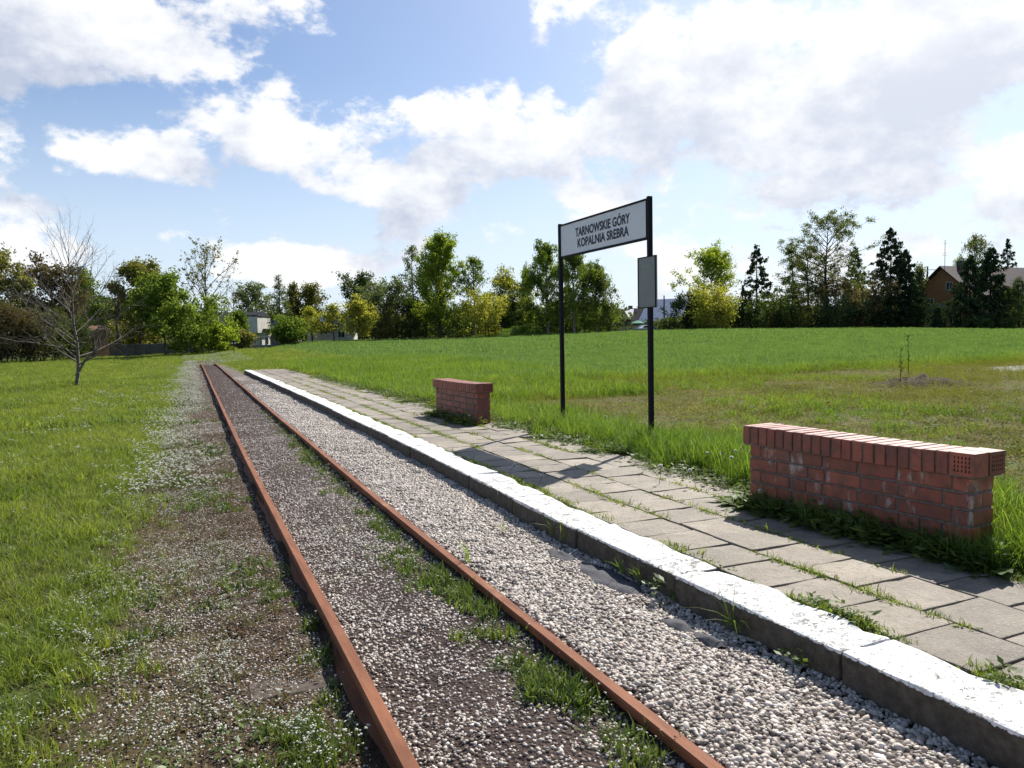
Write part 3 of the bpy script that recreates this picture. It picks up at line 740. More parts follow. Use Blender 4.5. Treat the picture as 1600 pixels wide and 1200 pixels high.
M_PEBS = mat_pebble('shoulder_grit', [(0, (.07, .050, .036)), (1, (.72, .66, .57)), (.4, (.15, .11, .08)), (.7, (.28, .22, .165)), (.88, (.50, .43, .35))])
M_PEBD = mat_pebble('dusty_gravel', [(0, (.06, .046, .04)), (1, (.62, .56, .49)), (.35, (.13, .10, .082)), (.62, (.27, .215, .175)), (.84, (.44, .375, .31))])

def build_gravel():
    rng = np.random.default_rng(21); pm = [pebble_mesh('pebble', rng) for _ in range(7)]; pf = [pebble_mesh('pebble', rng, 1) for _ in range(5)]
    # pale gravel between the east rail and the kerb, thinning out where weeds take over
    def lay(y0, y1, dens, smin, smax, protos, nm, lb):
        n = int((y1-y0)*.86*dens); y = rng.uniform(y0, y1, n); u = rng.uniform(.835, 1.70, n); x = rail_x(y)+u
        keep = (x < kerb_x(y)+.02)
        hole = np.zeros(n, bool)
        for cx, cy, a, b in ((2.05, 3.45, .09, .30), (2.01, 3.93, .05, .14), (1.99, 2.76, .05, .11), (2.0, 2.55, .04, .08)):
            hole |= ((x-cx)/a)**2+((y-cy)/b)**2 < 1
        keep &= ~hole
        keep &= rng.random(n) < (1-sstep(y, 13.5, 27)*(.55+.45*(vnoise(x, y, .8, 12) > .45)))
        x, y = x[keep], y[keep]; s = smin+(smax-smin)*rng.beta(1.3, 2.2, len(x))*1.25; s *= 1+.6*(rng.random(len(x)) > .965)
        heap = 0.0
        scatter(nm, np.stack([x, y, bed_z(x, y)+s*.12+heap], 1), s, rng, protos, [M_PEB], lb, 'gravel', tilt=.5)
    lay(.9, 7, 5600, .013, .026, pm, 'gravel', 'pale river gravel filling the strip between rail and kerb')
    lay(7, 14, 3600, .016, .028, pf, 'far_gravel', 'pale gravel strip farther along the platform kerb')
    lay(14, 30, 1700, .020, .034, pf, 'thin_gravel', 'thinning gravel where weeds overgrow the strip beside the kerb')
    # sparser stones on dark cinders between the rails and on the west shoulder
    yb = np.linspace(.9, 42, 800); dn = 6500/(1+(yb/6.5)**2.2); n = int(dn.sum()*(yb[1]-yb[0])*.78)
    yy = rng.choice(yb, n, p=dn/dn.sum())+rng.uniform(-.03, .03, n); xx = rail_x(yy)+rng.uniform(.02, .77, n)
    p = (.45+.6*sstep(vnoise(xx, yy, 2.1, 13)*.6+vnoise(xx, yy, 7, 14)*.4, .35, .62))*(1-.6*sstep(yy, 6, 20))
    k = rng.random(n) < p; x, y = [xx[k]], [yy[k]]
    x = np.concatenate(x); y = np.concatenate(y); s = rng.uniform(.006, .021, len(x))*(1+.35*sstep(y, 8, 20))
    scatter('track_stones', np.stack([x, y, bed_z(x, y)+s*.1], 1), s, rng, pf, [M_PEBD], 'dusty stones lying on dark cinders between the rails', 'stones', tilt=.5)
    x, y = [], []
    for y0, y1, d in ((1.0, 6, 4600), (6, 14, 2400), (14, 40, 700)):
        n = int((y1-y0)*1.1*d); yy = rng.uniform(y0, y1, n); u = -rng.uniform(.05, 1.15, n); xx = rail_x(yy)+u
        p = (.45+.5*sstep(vnoise(xx, yy, 1.8, 15), .2, .65))*(1-sstep(-u, .75, 1.1)); k = rng.random(n) < p; x.append(xx[k]); y.append(yy[k])
    x = np.concatenate(x); y = np.concatenate(y); s = rng.uniform(.005, .014, len(x))*(1+.35*sstep(y, 8, 20))
    zz = np.maximum(bed_z(x, y), ground_z(x, y)); sl = rng.random(len(x))
    scatter('shoulder_stones', np.stack([x, y, zz+s*.1], 1), s, rng, pf, [M_PEBS], 'loose brownish stones on the bare shoulder left of the track', 'stones', tilt=.5)
build_gravel()

def build_meadow():
    rng = np.random.default_rng(31)
    t1 = [blade_mesh('tuft', rng, 26, .13, .07, .0055, .7) for _ in range(6)]
    t2 = [blade_mesh('tuft', rng, 34, .17, .16, .011, .7, 2) for _ in range(5)]
    edge = lambda x, y: sstep(-(x-rail_x(y)), .70, 1.25)
    patch = lambda x, y: .5+.5*sstep(vnoise(x, y, .9, 22)*.6+vnoise(x, y, 3.1, 23)*.4, .3, .6)
    P, Sx = [], []
    x, y = sample(rng, -4.5, .2, 1.2, 6, 330, lambda x, y: edge(x, y)*patch(x, y)); P.append((x, y)); Sx.append(rng.uniform(.55, 1.15, len(x))*(.55+.6*vnoise(x, y, .8, 24)))
    x, y = sample(rng, -7, .3, 6, 14, 190, lambda x, y: edge(x, y)*(.4+.6*patch(x, y))); P.append((x, y)); Sx.append(rng.uniform(.7, 1.35, len(x))*(.6+.6*vnoise(x, y, .6, 24)))
    x = np.concatenate([p[0] for p in P]); y = np.concatenate([p[1] for p in P]); s = np.concatenate(Sx)
    scatter('meadow_grass', np.stack([x, y, ground_z(x, y)-.005], 1), s, rng, t1, [G_['meadow']], 'short bright meadow grass left of the railway track', 'grass', tilt=.2)
    P, Sx = [], []
    for x0, x1, y0, y1, d, a in ((-10, .6, 14, 26, 46, 1.0), (-16, 1.0, 26, 45, 22, 1.15), (-24, 1.5, 45, 62, 12, 1.3), (-30, 9, 56, 80, 8, 1.4)):
        x, y = sample(rng, x0, x1, y0, y1, d, lambda x, y: np.where(y > 57, 1.0, edge(x, y))); P.append((x, y)); Sx.append(rng.uniform(.7, 1.3, len(x))*a*(.7+.5*vnoise(x, y, .4, 25)))
    # around and beyond the far end of the platform, between track and field
    x, y = sample(rng, 1.5, 9, 26, 60, 26, lambda x, y: np.where(y < PLAT_Y1+.2, sstep(x, kerb_x(y)+1.6, kerb_x(y)+1.9), np.maximum(.12+.5*sstep(vnoise(x, y, .8, 26), .4, .7), sstep(x, kerb_x(y)-.3, kerb_x(y)+.8))*(x > rail_x(y)+.95))); P.append((x, y)); Sx.append(rng.uniform(.8, 1.4, len(x)))
    x = np.concatenate([p[0] for p in P]); y = np.concatenate([p[1] for p in P]); s = np.concatenate(Sx)
    scatter('far_meadow_grass', np.stack([x, y, ground_z(x, y)-.005], 1), s, rng, t2, [G_['meadow']], 'meadow grass reaching from the track to the distant hedge', 'grass', tilt=.2)
    lit = [leaf_mesh('litter', rng, 24, .006, .07, .022, .95) for _ in range(4)]
    x, y = sample(rng, -3.2, .7, 1.2, 12, 150, lambda x, y: (x < rail_x(y)-.1)*(.25+.75*(1-sstep(-(x-rail_x(y)), .9, 2.4))))
    zz = np.where(x > rail_x(y)-.88, np.maximum(ground_z(x, y), bed_z(x, y)), ground_z(x, y))
    scatter('leaf_litter', np.stack([x, y, zz+.004], 1), rng.uniform(.5, 1.2, len(x)), rng, lit, [G_['litter']], 'brown leaf litter and dead bits on the bare shoulder', 'litter', tilt=.15)
    sg = [blade_mesh('tuft', rng, 16, .055, .06, .004, .9, 2) for _ in range(4)]
    x, y = sample(rng, -3.0, .6, 1.2, 14, 110, lambda x, y: (x < rail_x(y)-.12)*(.12+.88*sstep(-(x-rail_x(y)), .45, 1.3))*(.2+.8*sstep(vnoise(x, y, 1.7, 51), .3, .6)))
    zz = np.where(x > rail_x(y)-.88, np.maximum(ground_z(x, y), bed_z(x, y)), ground_z(x, y))
    scatter('thin_grass', np.stack([x, y, zz], 1), rng.uniform(.5, 1.2, len(x)), rng, sg, [G_['thin']], 'thin short grass at the edge of the bare shoulder', 'grass', tilt=.25)
    # dry stalks among it
    d1 = [blade_mesh('stalk', rng, 5, .22, .10, .003, .8) for _ in range(4)]
    x, y = sample(rng, -6, 0, 1.4, 22, 7, lambda x, y: edge(x, y)*vnoise(x, y, .6, 27)); 
    scatter('dry_stalks', np.stack([x, y, ground_z(x, y)], 1), rng.uniform(.5, 1.2, len(x)), rng, d1, [G_['dry']], 'pale dry stalks standing in the meadow grass', 'dry grass', tilt=.5)
    # little white flowers along the bare shoulder
    f1 = [flower_mesh('sprig', rng, 7, .06, .07, .0055) for _ in range(5)]; f2 = [flower_mesh('sprig', rng, 6, .085, .10, .0105) for _ in range(4)]
    def shoulder(x, y):
        u = -(x-rail_x(y)); return (sstep(u, .12, .5)*(1-sstep(u, .95, 1.35))*(.25+.75*sstep(vnoise(x, y, 1.1, 28), .35, .6))+.04*(u > 1.0)*(u < 3))
    x, y = sample(rng, -2.6, .7, 1.3, 7.5, 210, lambda x, y: shoulder(x, y)*.8)
    scatter('shoulder_flowers', np.stack([x, y, np.maximum(ground_z(x, y), bed_z(x, y))], 1), rng.uniform(.6, 1.2, len(x)), rng, f1, [G_['weed'], G_['petal']], 'tiny white flowers dotting the bare ground beside the rail', 'flowers', tilt=.25)
    x, y = sample(rng, -2.6, 1.5, 7.5, 56, 80, lambda x, y: shoulder(x, y)*(1.0-.3*sstep(y, 20, 50)))
    scatter('flower_band', np.stack([x, y, ground_z(x, y)], 1), rng.uniform(.8, 1.5, len(x)), rng, f2, [G_['weed'], G_['petal']], 'dense band of tiny white flowers along the left side of the track', 'flowers', tilt=.25)
    x, y = sample(rng, .3, 9, 50, 70, 16, lambda x, y: np.abs(x-rail_x(y)-.4) < 2.6)
    scatter('crest_flowers', np.stack([x, y, ground_z(x, y)], 1), rng.uniform(1.0, 1.8, len(x)), rng, f2, [G_['weed'], G_['petal']], 'pale flowers on the rise where the track disappears', 'flowers', tilt=.25)
    # low weeds on the shoulder, between the rails and in the gravel
    w1 = [leaf_mesh('weed', rng, 26, .04, .06, .028) for _ in range(4)]; w2 = [blade_mesh('weed', rng, 22, .085, .06, .010, .55, 2) for _ in range(4)]
    x, y = sample(rng, -2.2, .6, 1.3, 22, 55, lambda x, y: (x < rail_x(y)-.08)*(1-sstep(-(x-rail_x(y)), 1.0, 1.5))*sstep(vnoise(x, y, 1.6, 29), .42, .62)*.8)
    zz = np.maximum(ground_z(x, y), bed_z(x, y)*(x > rail_x(y)-.85))
    scatter('shoulder_weeds', np.stack([x, y, zz], 1), rng.uniform(.6, 1.4, len(x)), rng, w1+w2[:1], [G_['weed']], 'low green weeds creeping over the bare shoulder', 'weeds', tilt=.2)
    P = []
    for cx, cy, sx, sy, n in ((1.27, 3.55, .045, .16, 46), (1.22, 3.9, .07, .22, 40), (1.22, 2.55, .05, .12, 40), (1.27, 2.35, .05, .16, 30), (1.18, 3.05, .07, .15, 14), (1.28, 5.4, .06, .4, 26), (1.3, 7.5, .07, .6, 34), (1.33, 9.6, .07, .8, 34), (1.25, 1.9, .05, .25, 20), (1.2, 4.6, .08, .3, 22), (1.42, 12.5, .08, 1.2, 26)):
        P.append(np.stack([rng.normal(cx, sx, n), rng.normal(cy, sy, n)], 1))
    P = np.concatenate(P); k = P[:, 0] < rail_x(P[:, 1])+GAUGE-.05; P = P[k]
    scatter('rail_weeds', np.column_stack([P, bed_z(P[:, 0], P[:, 1])]), rng.uniform(.5, 1.15, len(P)), rng, w2+w1[:2], [G_['weed']], 'fresh green weeds growing along the inside of the right rail', 'weeds', tilt=.2)
    P = []
    for cx, cy, sx, sy, n in ((.36, 2.5, .09, .14, 40), (.33, 2.2, .12, .2, 30), (.2, 6.9, .12, .3, 34), (.35, 4.2, .07, .2, 14), (.5, 3.2, .03, .3, 14)):
        P.append(np.stack([rng.normal(cx, sx, n), rng.normal(cy, sy, n)], 1))
    P = np.concatenate(P); k = P[:, 0] < rail_x(P[:, 1])-.05; P = P[k]
    scatter('shoulder_tufts', np.column_stack([P, bed_z(P[:, 0], P[:, 1])]), rng.uniform(.5, 1.0, len(P)), rng, w2, [G_['weed']], 'grassy weed clumps against the outside of the left rail', 'weeds', tilt=.2)
    x, y = P[:, 0], P[:, 1]; k = rng.random(len(x)) < .6
    scatter('clump_flowers', np.column_stack([P[k], bed_z(x[k], y[k])]), rng.uniform(.7, 1.2, k.sum()), rng, f1, [G_['weed'], G_['petal']], 'white flowers among the weed clumps beside the left rail', 'flowers', tilt=.25)
    P = np.concatenate([np.stack([rng.normal(1.28, .07, 60), rng.uniform(1.6, 9, 60)], 1), np.stack([rng.uniform(.75, 1.2, 18), rng.uniform(1.8, 8, 18)], 1)])
    scatter('rail_flowers', np.column_stack([P, bed_z(P[:, 0], P[:, 1])]), rng.uniform(.6, 1.2, len(P)), rng, f1, [G_['weed'], G_['petal']], 'scattered white flowers between the two rails', 'flowers', tilt=.25)
build_meadow()

def build_verge():
    rng = np.random.default_rng(41)
    tall = [blade_mesh('tuft', rng, 30, .36, .10, .0075, .55, 4) for _ in range(6)]; tf = [blade_mesh('tuft', rng, 36, .30, .22, .014, .6, 3) for _ in range(5)]
    low = [leaf_mesh('weed', rng, 40, .10, .12, .045) for _ in range(4)]; ros = [rosette_mesh('rosette', rng, 11, .13) for _ in range(4)]
    def off_bench(x, y): return ~(((x > 3.46) & (x < 3.98) & (y > 2.50) & (y < 4.18)) | ((x > 3.58) & (x < 3.98) & (y > 9.62) & (y < 11.45)))
    # tall grass belt behind the platform edge
    def belt(x, y):
        d = x-(kerb_x(y)+1.78); w = np.where(y < 13, 1.9, 40.0)
        return sstep(d, .0, .25)*(1-sstep(d, w*.55, w))*(.35+.65*sstep(vnoise(x, y, 1.0, 42), .3, .6))*off_bench(x, y)
    x, y = sample(rng, 3.8, 6.4, .6, 9, 150, belt); s = rng.uniform(.55, 1.15, len(x))*(.55+.65*vnoise(x, y, .9, 43))
    s *= np.where((x < 3.80+.5), .8, 1.0)
    x2, y2 = sample(rng, 3.8, 7.5, 9, 18.5, 85, belt); s2 = rng.uniform(.6, 1.15, len(x2))*(.6+.6*vnoise(x2, y2, .7, 43))
    # bright clump at the bench's near end and by the posts
    Q = [np.stack([rng.normal(cx, sx, n), rng.normal(cy, sy, n)], 1) for cx, cy, sx, sy, n in ((3.74, 2.40, .06, .05, 34), (3.98, 2.42, .10, .10, 60), (4.2, 2.65, .14, .2, 70), (4.5, 6.5, .22, .35, 60), (4.35, 5.6, .2, .4, 60), (4.6, 8.8, .25, .4, 50), (4.4, 7.6, .2, .4, 40), (4.2, 4.7, .15, .2, 40), (4.2, 3.4, .10, .6, 40))]
    Q = np.concatenate(Q); k = off_bench(Q[:, 0], Q[:, 1]) & (Q[:, 0] > kerb_x(Q[:, 1])+1.45); Q = Q[k]
    x = np.concatenate([x, x2, Q[:, 0]]); y = np.concatenate([y, y2, Q[:, 1]]); s = np.concatenate([s, s2, rng.uniform(.7, 1.2, len(Q))])
    scatter('verge_grass', np.stack([x, y, ground_z(x, y)-.01], 1), s, rng, tall, [G_['tall']], 'tall bright grass growing along the back of the platform', 'grass', tilt=.15)
    x, y = sample(rng, 4.2, 13, 18, 42, 30, lambda x, y: sstep(x, kerb_x(y)+1.8, kerb_x(y)+2.0)*(1-sstep(x-(kerb_x(y)+1.8), 3.0+.12*y, 5+.16*y)))
    x2, y2 = sample(rng, 5.2, 9, 13, 19, 40, lambda x, y: np.ones_like(x)*.9)
    x3, y3 = sample(rng, 6, 40, 15.8, 19.0, 26, lambda x, y: sstep(y, field_y(x)-1.2, field_y(x)-.2))
    x = np.concatenate([x, x2, x3]); y = np.concatenate([y, y2, y3])
    scatter('field_margin_grass', np.stack([x, y, ground_z(x, y)-.01], 1), rng.uniform(.6, 1.2, len(x)), rng, tf, [G_['tall']], 'lush yellow-green grass margin in front of the wheat field', 'grass', tilt=.15)
    # weeds hugging the paving edge, the bench foot and the joints
    x, y = sample(rng, 3.4, 4.6, .8, 26, 240, lambda x, y: sstep(x-(kerb_x(y)+1.45), 0, .25)*(1-sstep(x-(kerb_x(y)+1.45), .5, .9))*off_bench(x, y)*(.3+.7*sstep(vnoise(x, y, 1.4, 44), .35, .6)))
    yb = rng.uniform(2.35, 4.2, 170); xb = 3.515+(4.125-yb)*.076+.02-np.abs(rng.normal(0, .05, 170)); yc = rng.uniform(9.5, 11.5, 70); xc = 3.64-np.abs(rng.normal(0, .05, 70))
    n0 = len(x); x = np.concatenate([x, xb, xc]); y = np.concatenate([y, yb, yc])
    scatter('edge_weeds', np.stack([x, y, np.maximum(ground_z(x, y), .158)], 1), rng.uniform(.5, 1.15, len(x))*np.where(np.arange(len(x)) < n0, 1.0, 1.6), rng, low+ros, [G_['weed']], 'leafy weeds crowding the paving edge and the bench feet', 'weeds', tilt=.2)
    ft = [blade_mesh('tuft', rng, 12, .22, .05, .006, .6, 3) for _ in range(3)]; k = rng.random(len(xb)) < .5
    scatter('bench_grass', np.stack([xb[k], yb[k], np.full(k.sum(), .165)], 1), rng.uniform(.7, 1.3, k.sum()), rng, ft, [G_['tall']], 'rank grass at the shaded foot of the smeared bench', 'grass')
    jt = [blade_mesh('joint', rng, 14, .05, .035, .005, .8, 2) for _ in range(4)]+[leaf_mesh('joint', rng, 16, .02, .04, .02) for _ in range(3)]
    P = []
    n = 9500; yy = rng.uniform(.8, 26, n); ln = rng.integers(0, 4, n); xx = kerb_x(yy)+np.choose(ln, [.282, .285+.362, .285+.724, .285+1.086])+rng.normal(0, .008, n)
    k = rng.random(n) < sstep(vnoise(xx*3, yy, 1.5, 45), .28, .62)*np.choose(ln, [.9, .75, .55, .7])*(1-.5*sstep(yy, 8, 20)); P.append(np.stack([xx[k], yy[k], np.full(k.sum(), .172)], 1))
    for cy, sy, n in ((2.35, .10, 46), (1.62, .07, 34), (2.1, .10, 22), (3.3, .15, 20), (5.9, .45, 60), (5.2, .2, 30), (4.4, .2, 14)):
        yy = rng.normal(cy, sy, n); P.append(np.stack([kerb_x(yy)+.285+np.abs(rng.normal(0, .022, n)), yy, np.full(n, .18)], 1))
    P = np.concatenate(P)
    scatter('joint_weeds', P, rng.uniform(.5, 1.35, len(P)), rng, jt, [G_['meadow']], 'small grass and moss sprouting from the joints between paving slabs', 'weeds', tilt=.25)
    big = [leaf_mesh('weed', rng, 34, .07, .06, .04) for _ in range(3)]
    P = np.array([[float(kerb_x(c))+.30+dx, c, .18] for c, dx in ((2.36, 0), (2.30, .03), (2.27, -.01), (1.63, .01), (1.6, -.02), (2.45, .02), (2.2, .02))]+[[float(kerb_x(c))-.03, c, .10] for c in (3.05, 3.15, 2.2, 2.12, 12.3, 12.6)])
    scatter('kerb_weeds', P, rng.uniform(.6, 1.1, len(P)), rng, big, [G_['weed']], 'leafy weeds rooted beside the white kerb stones', 'weeds', tilt=.2)
    kb = [blade_mesh('kerb_blade', rng, 7, .20, .02, .007, .9, 4) for _ in range(4)]
    P = np.array([[float(kerb_x(c))-.025, c, .10] for c in (2.52, 2.56, 3.25, 3.3, 3.42, 4.15, 4.3, 2.6)]+[[1.9, 4.55, .10], [1.45, 4.0, .09]])
    scatter('kerb_grass', P, rng.uniform(.6, 1.1, len(P)), rng, kb, [G_['tall']], 'a few long grass blades standing against the kerb face', 'grass', tilt=.2)
    # dry strip between the verge and the wheat
    dl = [leaf_mesh('weed', rng, 26, .07, .14, .035) for _ in range(5)]; dr = [blade_mesh('straw', rng, 10, .10, .12, .004, .9, 2) for _ in range(4)]; yf = [flower_mesh('sprig', rng, 8, .20, .14, .007) for _ in range(3)]
    strip = lambda x, y: sstep(x, DIRT_X-1.3, DIRT_X)*(1-sstep(y, field_y(x)-.8, field_y(x)))
    x, y = sample(rng, 4.6, 40, 1, 19, 80, lambda x, y: strip(x, y)*(.45+.55*sstep(vnoise(x, y, .7, 46), .3, .65))*np.where(x > 14, .5, 1))
    scatter('strip_weeds', np.stack([x, y, ground_z(x, y)], 1), rng.uniform(.5, 1.2, len(x)), rng, dl, [G_['olive']], 'olive low weeds over the dry strip behind the sign', 'weeds', tilt=.2)
    x, y = sample(rng, 4.6, 40, 1, 19, 40, lambda x, y: strip(x, y)*np.where(x > 14, .6, 1))
    scatter('strip_straw', np.stack([x, y, ground_z(x, y)], 1), rng.uniform(.5, 1.3, len(x)), rng, dr, [G_['dry']], 'straw-coloured dead grass on the dry strip', 'dry grass', tilt=.4)
    x, y = sample(rng, 4.6, 40, 1, 19, 20, lambda x, y: strip(x, y)*sstep(vnoise(x, y, .5, 48), .42, .62)*np.where(x > 14, .7, 1))
    scatter('strip_grass', np.stack([x, y, ground_z(x, y)], 1), rng.uniform(.3, .65, len(x)), rng, tf, [G_['tall']], 'green grass patches on the dry strip', 'grass', tilt=.2)
    x, y = sample(rng, 5, 34, 5, 18.6, 22, lambda x, y: strip(x, y)*sstep(vnoise(x, y, .35, 47), .4, .6))
    scatter('strip_flowers', np.stack([x, y, ground_z(x, y)], 1), rng.uniform(.6, 1.4, len(x)), rng, yf, [G_['olive'], G_['yellow']], 'yellowish flowering weeds on the dry strip', 'flowers', tilt=.2)
    x, y = sample(rng, 4.3, 22, 3, 17, 4.0, lambda x, y: np.ones_like(x)*.7)
    wf = [flower_mesh('sprig', rng, 4, .14, .10, .010) for _ in range(3)]
    scatter('strip_white_flowers', np.stack([x, y, ground_z(x, y)], 1), rng.uniform(.7, 1.2, len(x)), rng, wf, [G_['weed'], G_['petal']], 'scattered small white flowers behind the platform', 'flowers', tilt=.2)
    yw = [flower_mesh('sprig', rng, 9, .30, .18, .008) for _ in range(3)]
    x, y = sample(rng, 5.6, 32, 9, 18.2, 12, lambda x, y: strip(x, y)*(.2+.8*sstep(vnoise(x, y, .4, 52), .4, .6)))
    scatter('strip_tall_weeds', np.stack([x, y, ground_z(x, y)], 1), rng.uniform(.6, 1.3, len(x)), rng, yw+dl[:2], [G_['olive'], G_['yellow']], 'taller yellowish weeds in front of the wheat edge', 'weeds', tilt=.2)
    x, y = sample(rng, 3.9, 6.6, 1, 16, 30, lambda x, y: belt(x, y)*sstep(vnoise(x, y, .9, 53), .45, .65))
    scatter('verge_weeds', np.stack([x, y, ground_z(x, y)], 1), rng.uniform(.9, 2.0, len(x)), rng, dl, [G_['olive']], 'olive weeds mixed into the tall verge grass', 'weeds', tilt=.2)
    sd = [blade_mesh('stalk', rng, 7, .36, .12, .004, .6, 3) for _ in range(3)]
    x, y = sample(rng, 3.9, 6.6, 1, 18, 9, lambda x, y: belt(x, y))
    scatter('verge_straw', np.stack([x, y, ground_z(x, y)], 1), rng.uniform(.5, 1.1, len(x)), rng, sd, [G_['dry']], 'straw-coloured stalks standing in the verge grass', 'dry grass', tilt=.2)
    # wheat
    wh = [blade_mesh('wheat', rng, 46, .24, .26, .016, .6, 2) for _ in range(6)]; wb = [blade_mesh('wheat', rng, 60, .24, .55, .032, .6, 2) for _ in range(5)]
    inf = lambda x, y: sstep(y-field_y(x), -.2, .4)*sstep(x-(kerb_x(y)+1.8), 1.0+.03*y, 2.0+.12*y)
    x, y = sample(rng, 4, 52, 17.5, 40, 15, inf)
    scatter('wheat_field', np.stack([x, y, ground_z(x, y)-.01], 1), rng.uniform(.8, 1.15, len(x))*(.85+.3*vnoise(x, y, .25, 49))*(1+.35*(1-sstep(y-field_y(x), .2, 1.6))), rng, wh, [G_['wheat']], 'young green wheat covering the field behind the dry strip', 'wheat', tilt=.12)
    x, y = sample(rng, 4, 190, 40, 125, 2.6, lambda x, y: inf(x, y)*(np.hypot(x, y) < 130)); x2, y2 = sample(rng, 52, 150, 18, 40, 3.2, inf); x = np.concatenate([x, x2]); y = np.concatenate([y, y2])
    scatter('far_wheat_field', np.stack([x, y, ground_z(x, y)-.01], 1), rng.uniform(.85, 1.2, len(x)), rng, wb, [G_['wheat']], 'far part of the green wheat field below the trees', 'wheat', tilt=.1)
build_verge()

# ------------------------------------------------------------------ trees
def tubes_np(segs, n=5):
    """segs: list of (p0, p1, r0, r1) -> V, F"""
    p0 = np.array([s[0] for s in segs]); p1 = np.array([s[1] for s in segs]); r0 = np.array([s[2] for s in segs]); r1 = np.array([s[3] for s in segs])
    d = p1-p0; d /= np.linalg.norm(d, axis=1, keepdims=True)+1e-9
    ref = np.where(np.abs(d[:, 2:3]) > .9, np.array([[1.0, 0, 0]]), np.array([[0, 0, 1.0]])); a = np.cross(d, ref); a /= np.linalg.norm(a, axis=1, keepdims=True)+1e-9; b = np.cross(d, a)
    ang = np.arange(n)*2*np.pi/n; ca, sa = np.cos(ang), np.sin(ang); ring = a[:, None]*ca[None, :, None]+b[:, None]*sa[None, :, None]
    V = np.concatenate([p0[:, None]+ring*r0[:, None, None], p1[:, None]+ring*r1[:, None, None]], 1).reshape(-1, 3)
    k = np.arange(len(segs))[:, None]*2*n; i = np.arange(n)[None]; j = (i+1) % n
    return V, np.stack([k+i, k+j, k+n+j, k+n+i], -1).reshape(-1, 4)
def leaves_np(rng, C, size, elong=.6, dirs=None, vals=None):
    n = len(C); a = rng.normal(0, 1, (n, 3)) if dirs is None else dirs+rng.normal(0, .35, (n, 3)); a /= np.linalg.norm(a, axis=1, keepdims=True)+1e-9
    b = np.cross(a, rng.normal(0, 1, (n, 3))); b /= np.linalg.norm(b, axis=1, keepdims=True)+1e-9
    s = (size*rng.uniform(.6, 1.3, n))[:, None]; a = a*s*.5; b = b*s*.5*elong
    V = np.stack([C-a, C+b, C+a, C-b], 1).reshape(-1, 3); k = np.arange(n)[:, None]*4
    return V, k+np.array([[0, 1, 2, 3]]), (rng.random(n) if vals is None else vals)
def grow(rng, H, R, base, prof, nprim, ang, nsec, nleaf, lsize, droop=0.0, clump=.25, r0=None, wander=.03, strand=0.0, elong=.6, lean=0.0, hang=False, twigs=0, stems=1):
    """trunk(s), limbs and twigs as tapered tubes; leaves in clumps along the outer twigs"""
    segs = []; anch = []; adir = []; wts = []
    r0 = r0 or H*.016+.03
    for st in range(stems):
        off = np.zeros(3) if stems == 1 else np.append(rng.normal(0, R*.22, 2), 0); hh = H*(1 if stems == 1 else rng.uniform(.7, 1.0))
        nt = 9; tp = [off.copy()]
        dv = rng.normal(0, 1, 2)*lean
        for i in range(nt): tp.append(tp[-1]+np.array([rng.normal(0, wander*hh/nt*2)+dv[0]*hh/nt+off[0]*.12, rng.normal(0, wander*hh/nt*2)+dv[1]*hh/nt+off[1]*.12, hh/nt]))
        tp = np.array(tp); rr = r0*(1-np.linspace(0, 1, nt+1)**.9*.93)/(stems**.45)
        for i in range(nt): segs.append((tp[i], tp[i+1], rr[i], rr[i+1]))
        for i in range(max(3, nprim//stems)):
            t = base+(1-base)*((i+rng.random())/max(3, nprim//stems)); L = R*prof(t)*rng.uniform(.7, 1.2)
            if L < min(.12, R*.1): continue
            f = t*nt; k = min(int(f), nt-1); p = tp[k]+(tp[k+1]-tp[k])*(f-k); az = i*2.4+rng.normal(0, .5); th = ang(t)+rng.normal(0, .12)
            d = np.array([math.cos(az)*math.sin(th), math.sin(az)*math.sin(th), math.cos(th)]); rb = min(rr[k]*.55, .012*L+.012); q = p; ns = 4; pts = [q]
            for j in range(ns):
                d = d+np.array([rng.normal(0, .10), rng.normal(0, .10), -droop*(j+1)*.12+rng.normal(0, .06)]); d /= np.linalg.norm(d); q2 = q+d*L/ns
                segs.append((q, q2, rb*(1-j/ns*.8), rb*(1-(j+1)/ns*.8))); q = q2; pts.append(q); 
                if j >= 1: anch.append(q); adir.append(d.copy()); wts.append(L*.5)
            for j in range(nsec):
                s = rng.uniform(.25, 1.0); f2 = s*ns; k2 = min(int(f2), ns-1); b0 = pts[k2]+(pts[k2+1]-pts[k2])*(f2-k2); dd = pts[k2+1]-pts[k2]; dd = dd/(np.linalg.norm(dd)+1e-9)
                sd = dd+rng.normal(0, .55, 3)+np.array([0, 0, .15-droop*.5]); sd /= np.linalg.norm(sd); l2 = L*rng.uniform(.22, .5)*(1.15-.6*s); m1 = b0+sd*l2*.5; sd2 = sd+rng.normal(0, .25, 3)-np.array([0, 0, droop*.3]); sd2 /= np.linalg.norm(sd2); e = m1+sd2*l2*.5
                segs += [(b0, m1, rb*.35, rb*.22), (m1, e, rb*.22, rb*.08)]; anch += [m1, e]; adir += [sd, sd2]; wts += [l2*.8, l2*1.2]
                for _ in range(twigs):
                    u = rng.random(); bb = m1+(e-m1)*u; td = sd2+rng.normal(0, .7, 3); td /= np.linalg.norm(td); ee = bb+td*l2*rng.uniform(.25, .6); segs.append((bb, ee, rb*.12, rb*.04)); anch.append(ee); adir.append(td); wts.append(l2*.5)
                if strand:
                    for _ in range(2):
                        q3 = e+rng.normal(0, .15, 3); 
                        for w in range(int(strand*rng.uniform(2, 5))): q3 = q3+np.array([rng.normal(0, .07), rng.normal(0, .07), -.32]); anch.append(q3); adir.append(np.array([0, 0, -1.0])); wts.append(.5)
    V, F = tubes_np(segs)
    if not nleaf: return (V, F), None
    anch = np.array(anch); adir = np.array(adir); w = np.array(wts); w = w/w.sum()
    w = w*rng.gamma(1.2, 1, len(w)); w /= w.sum()
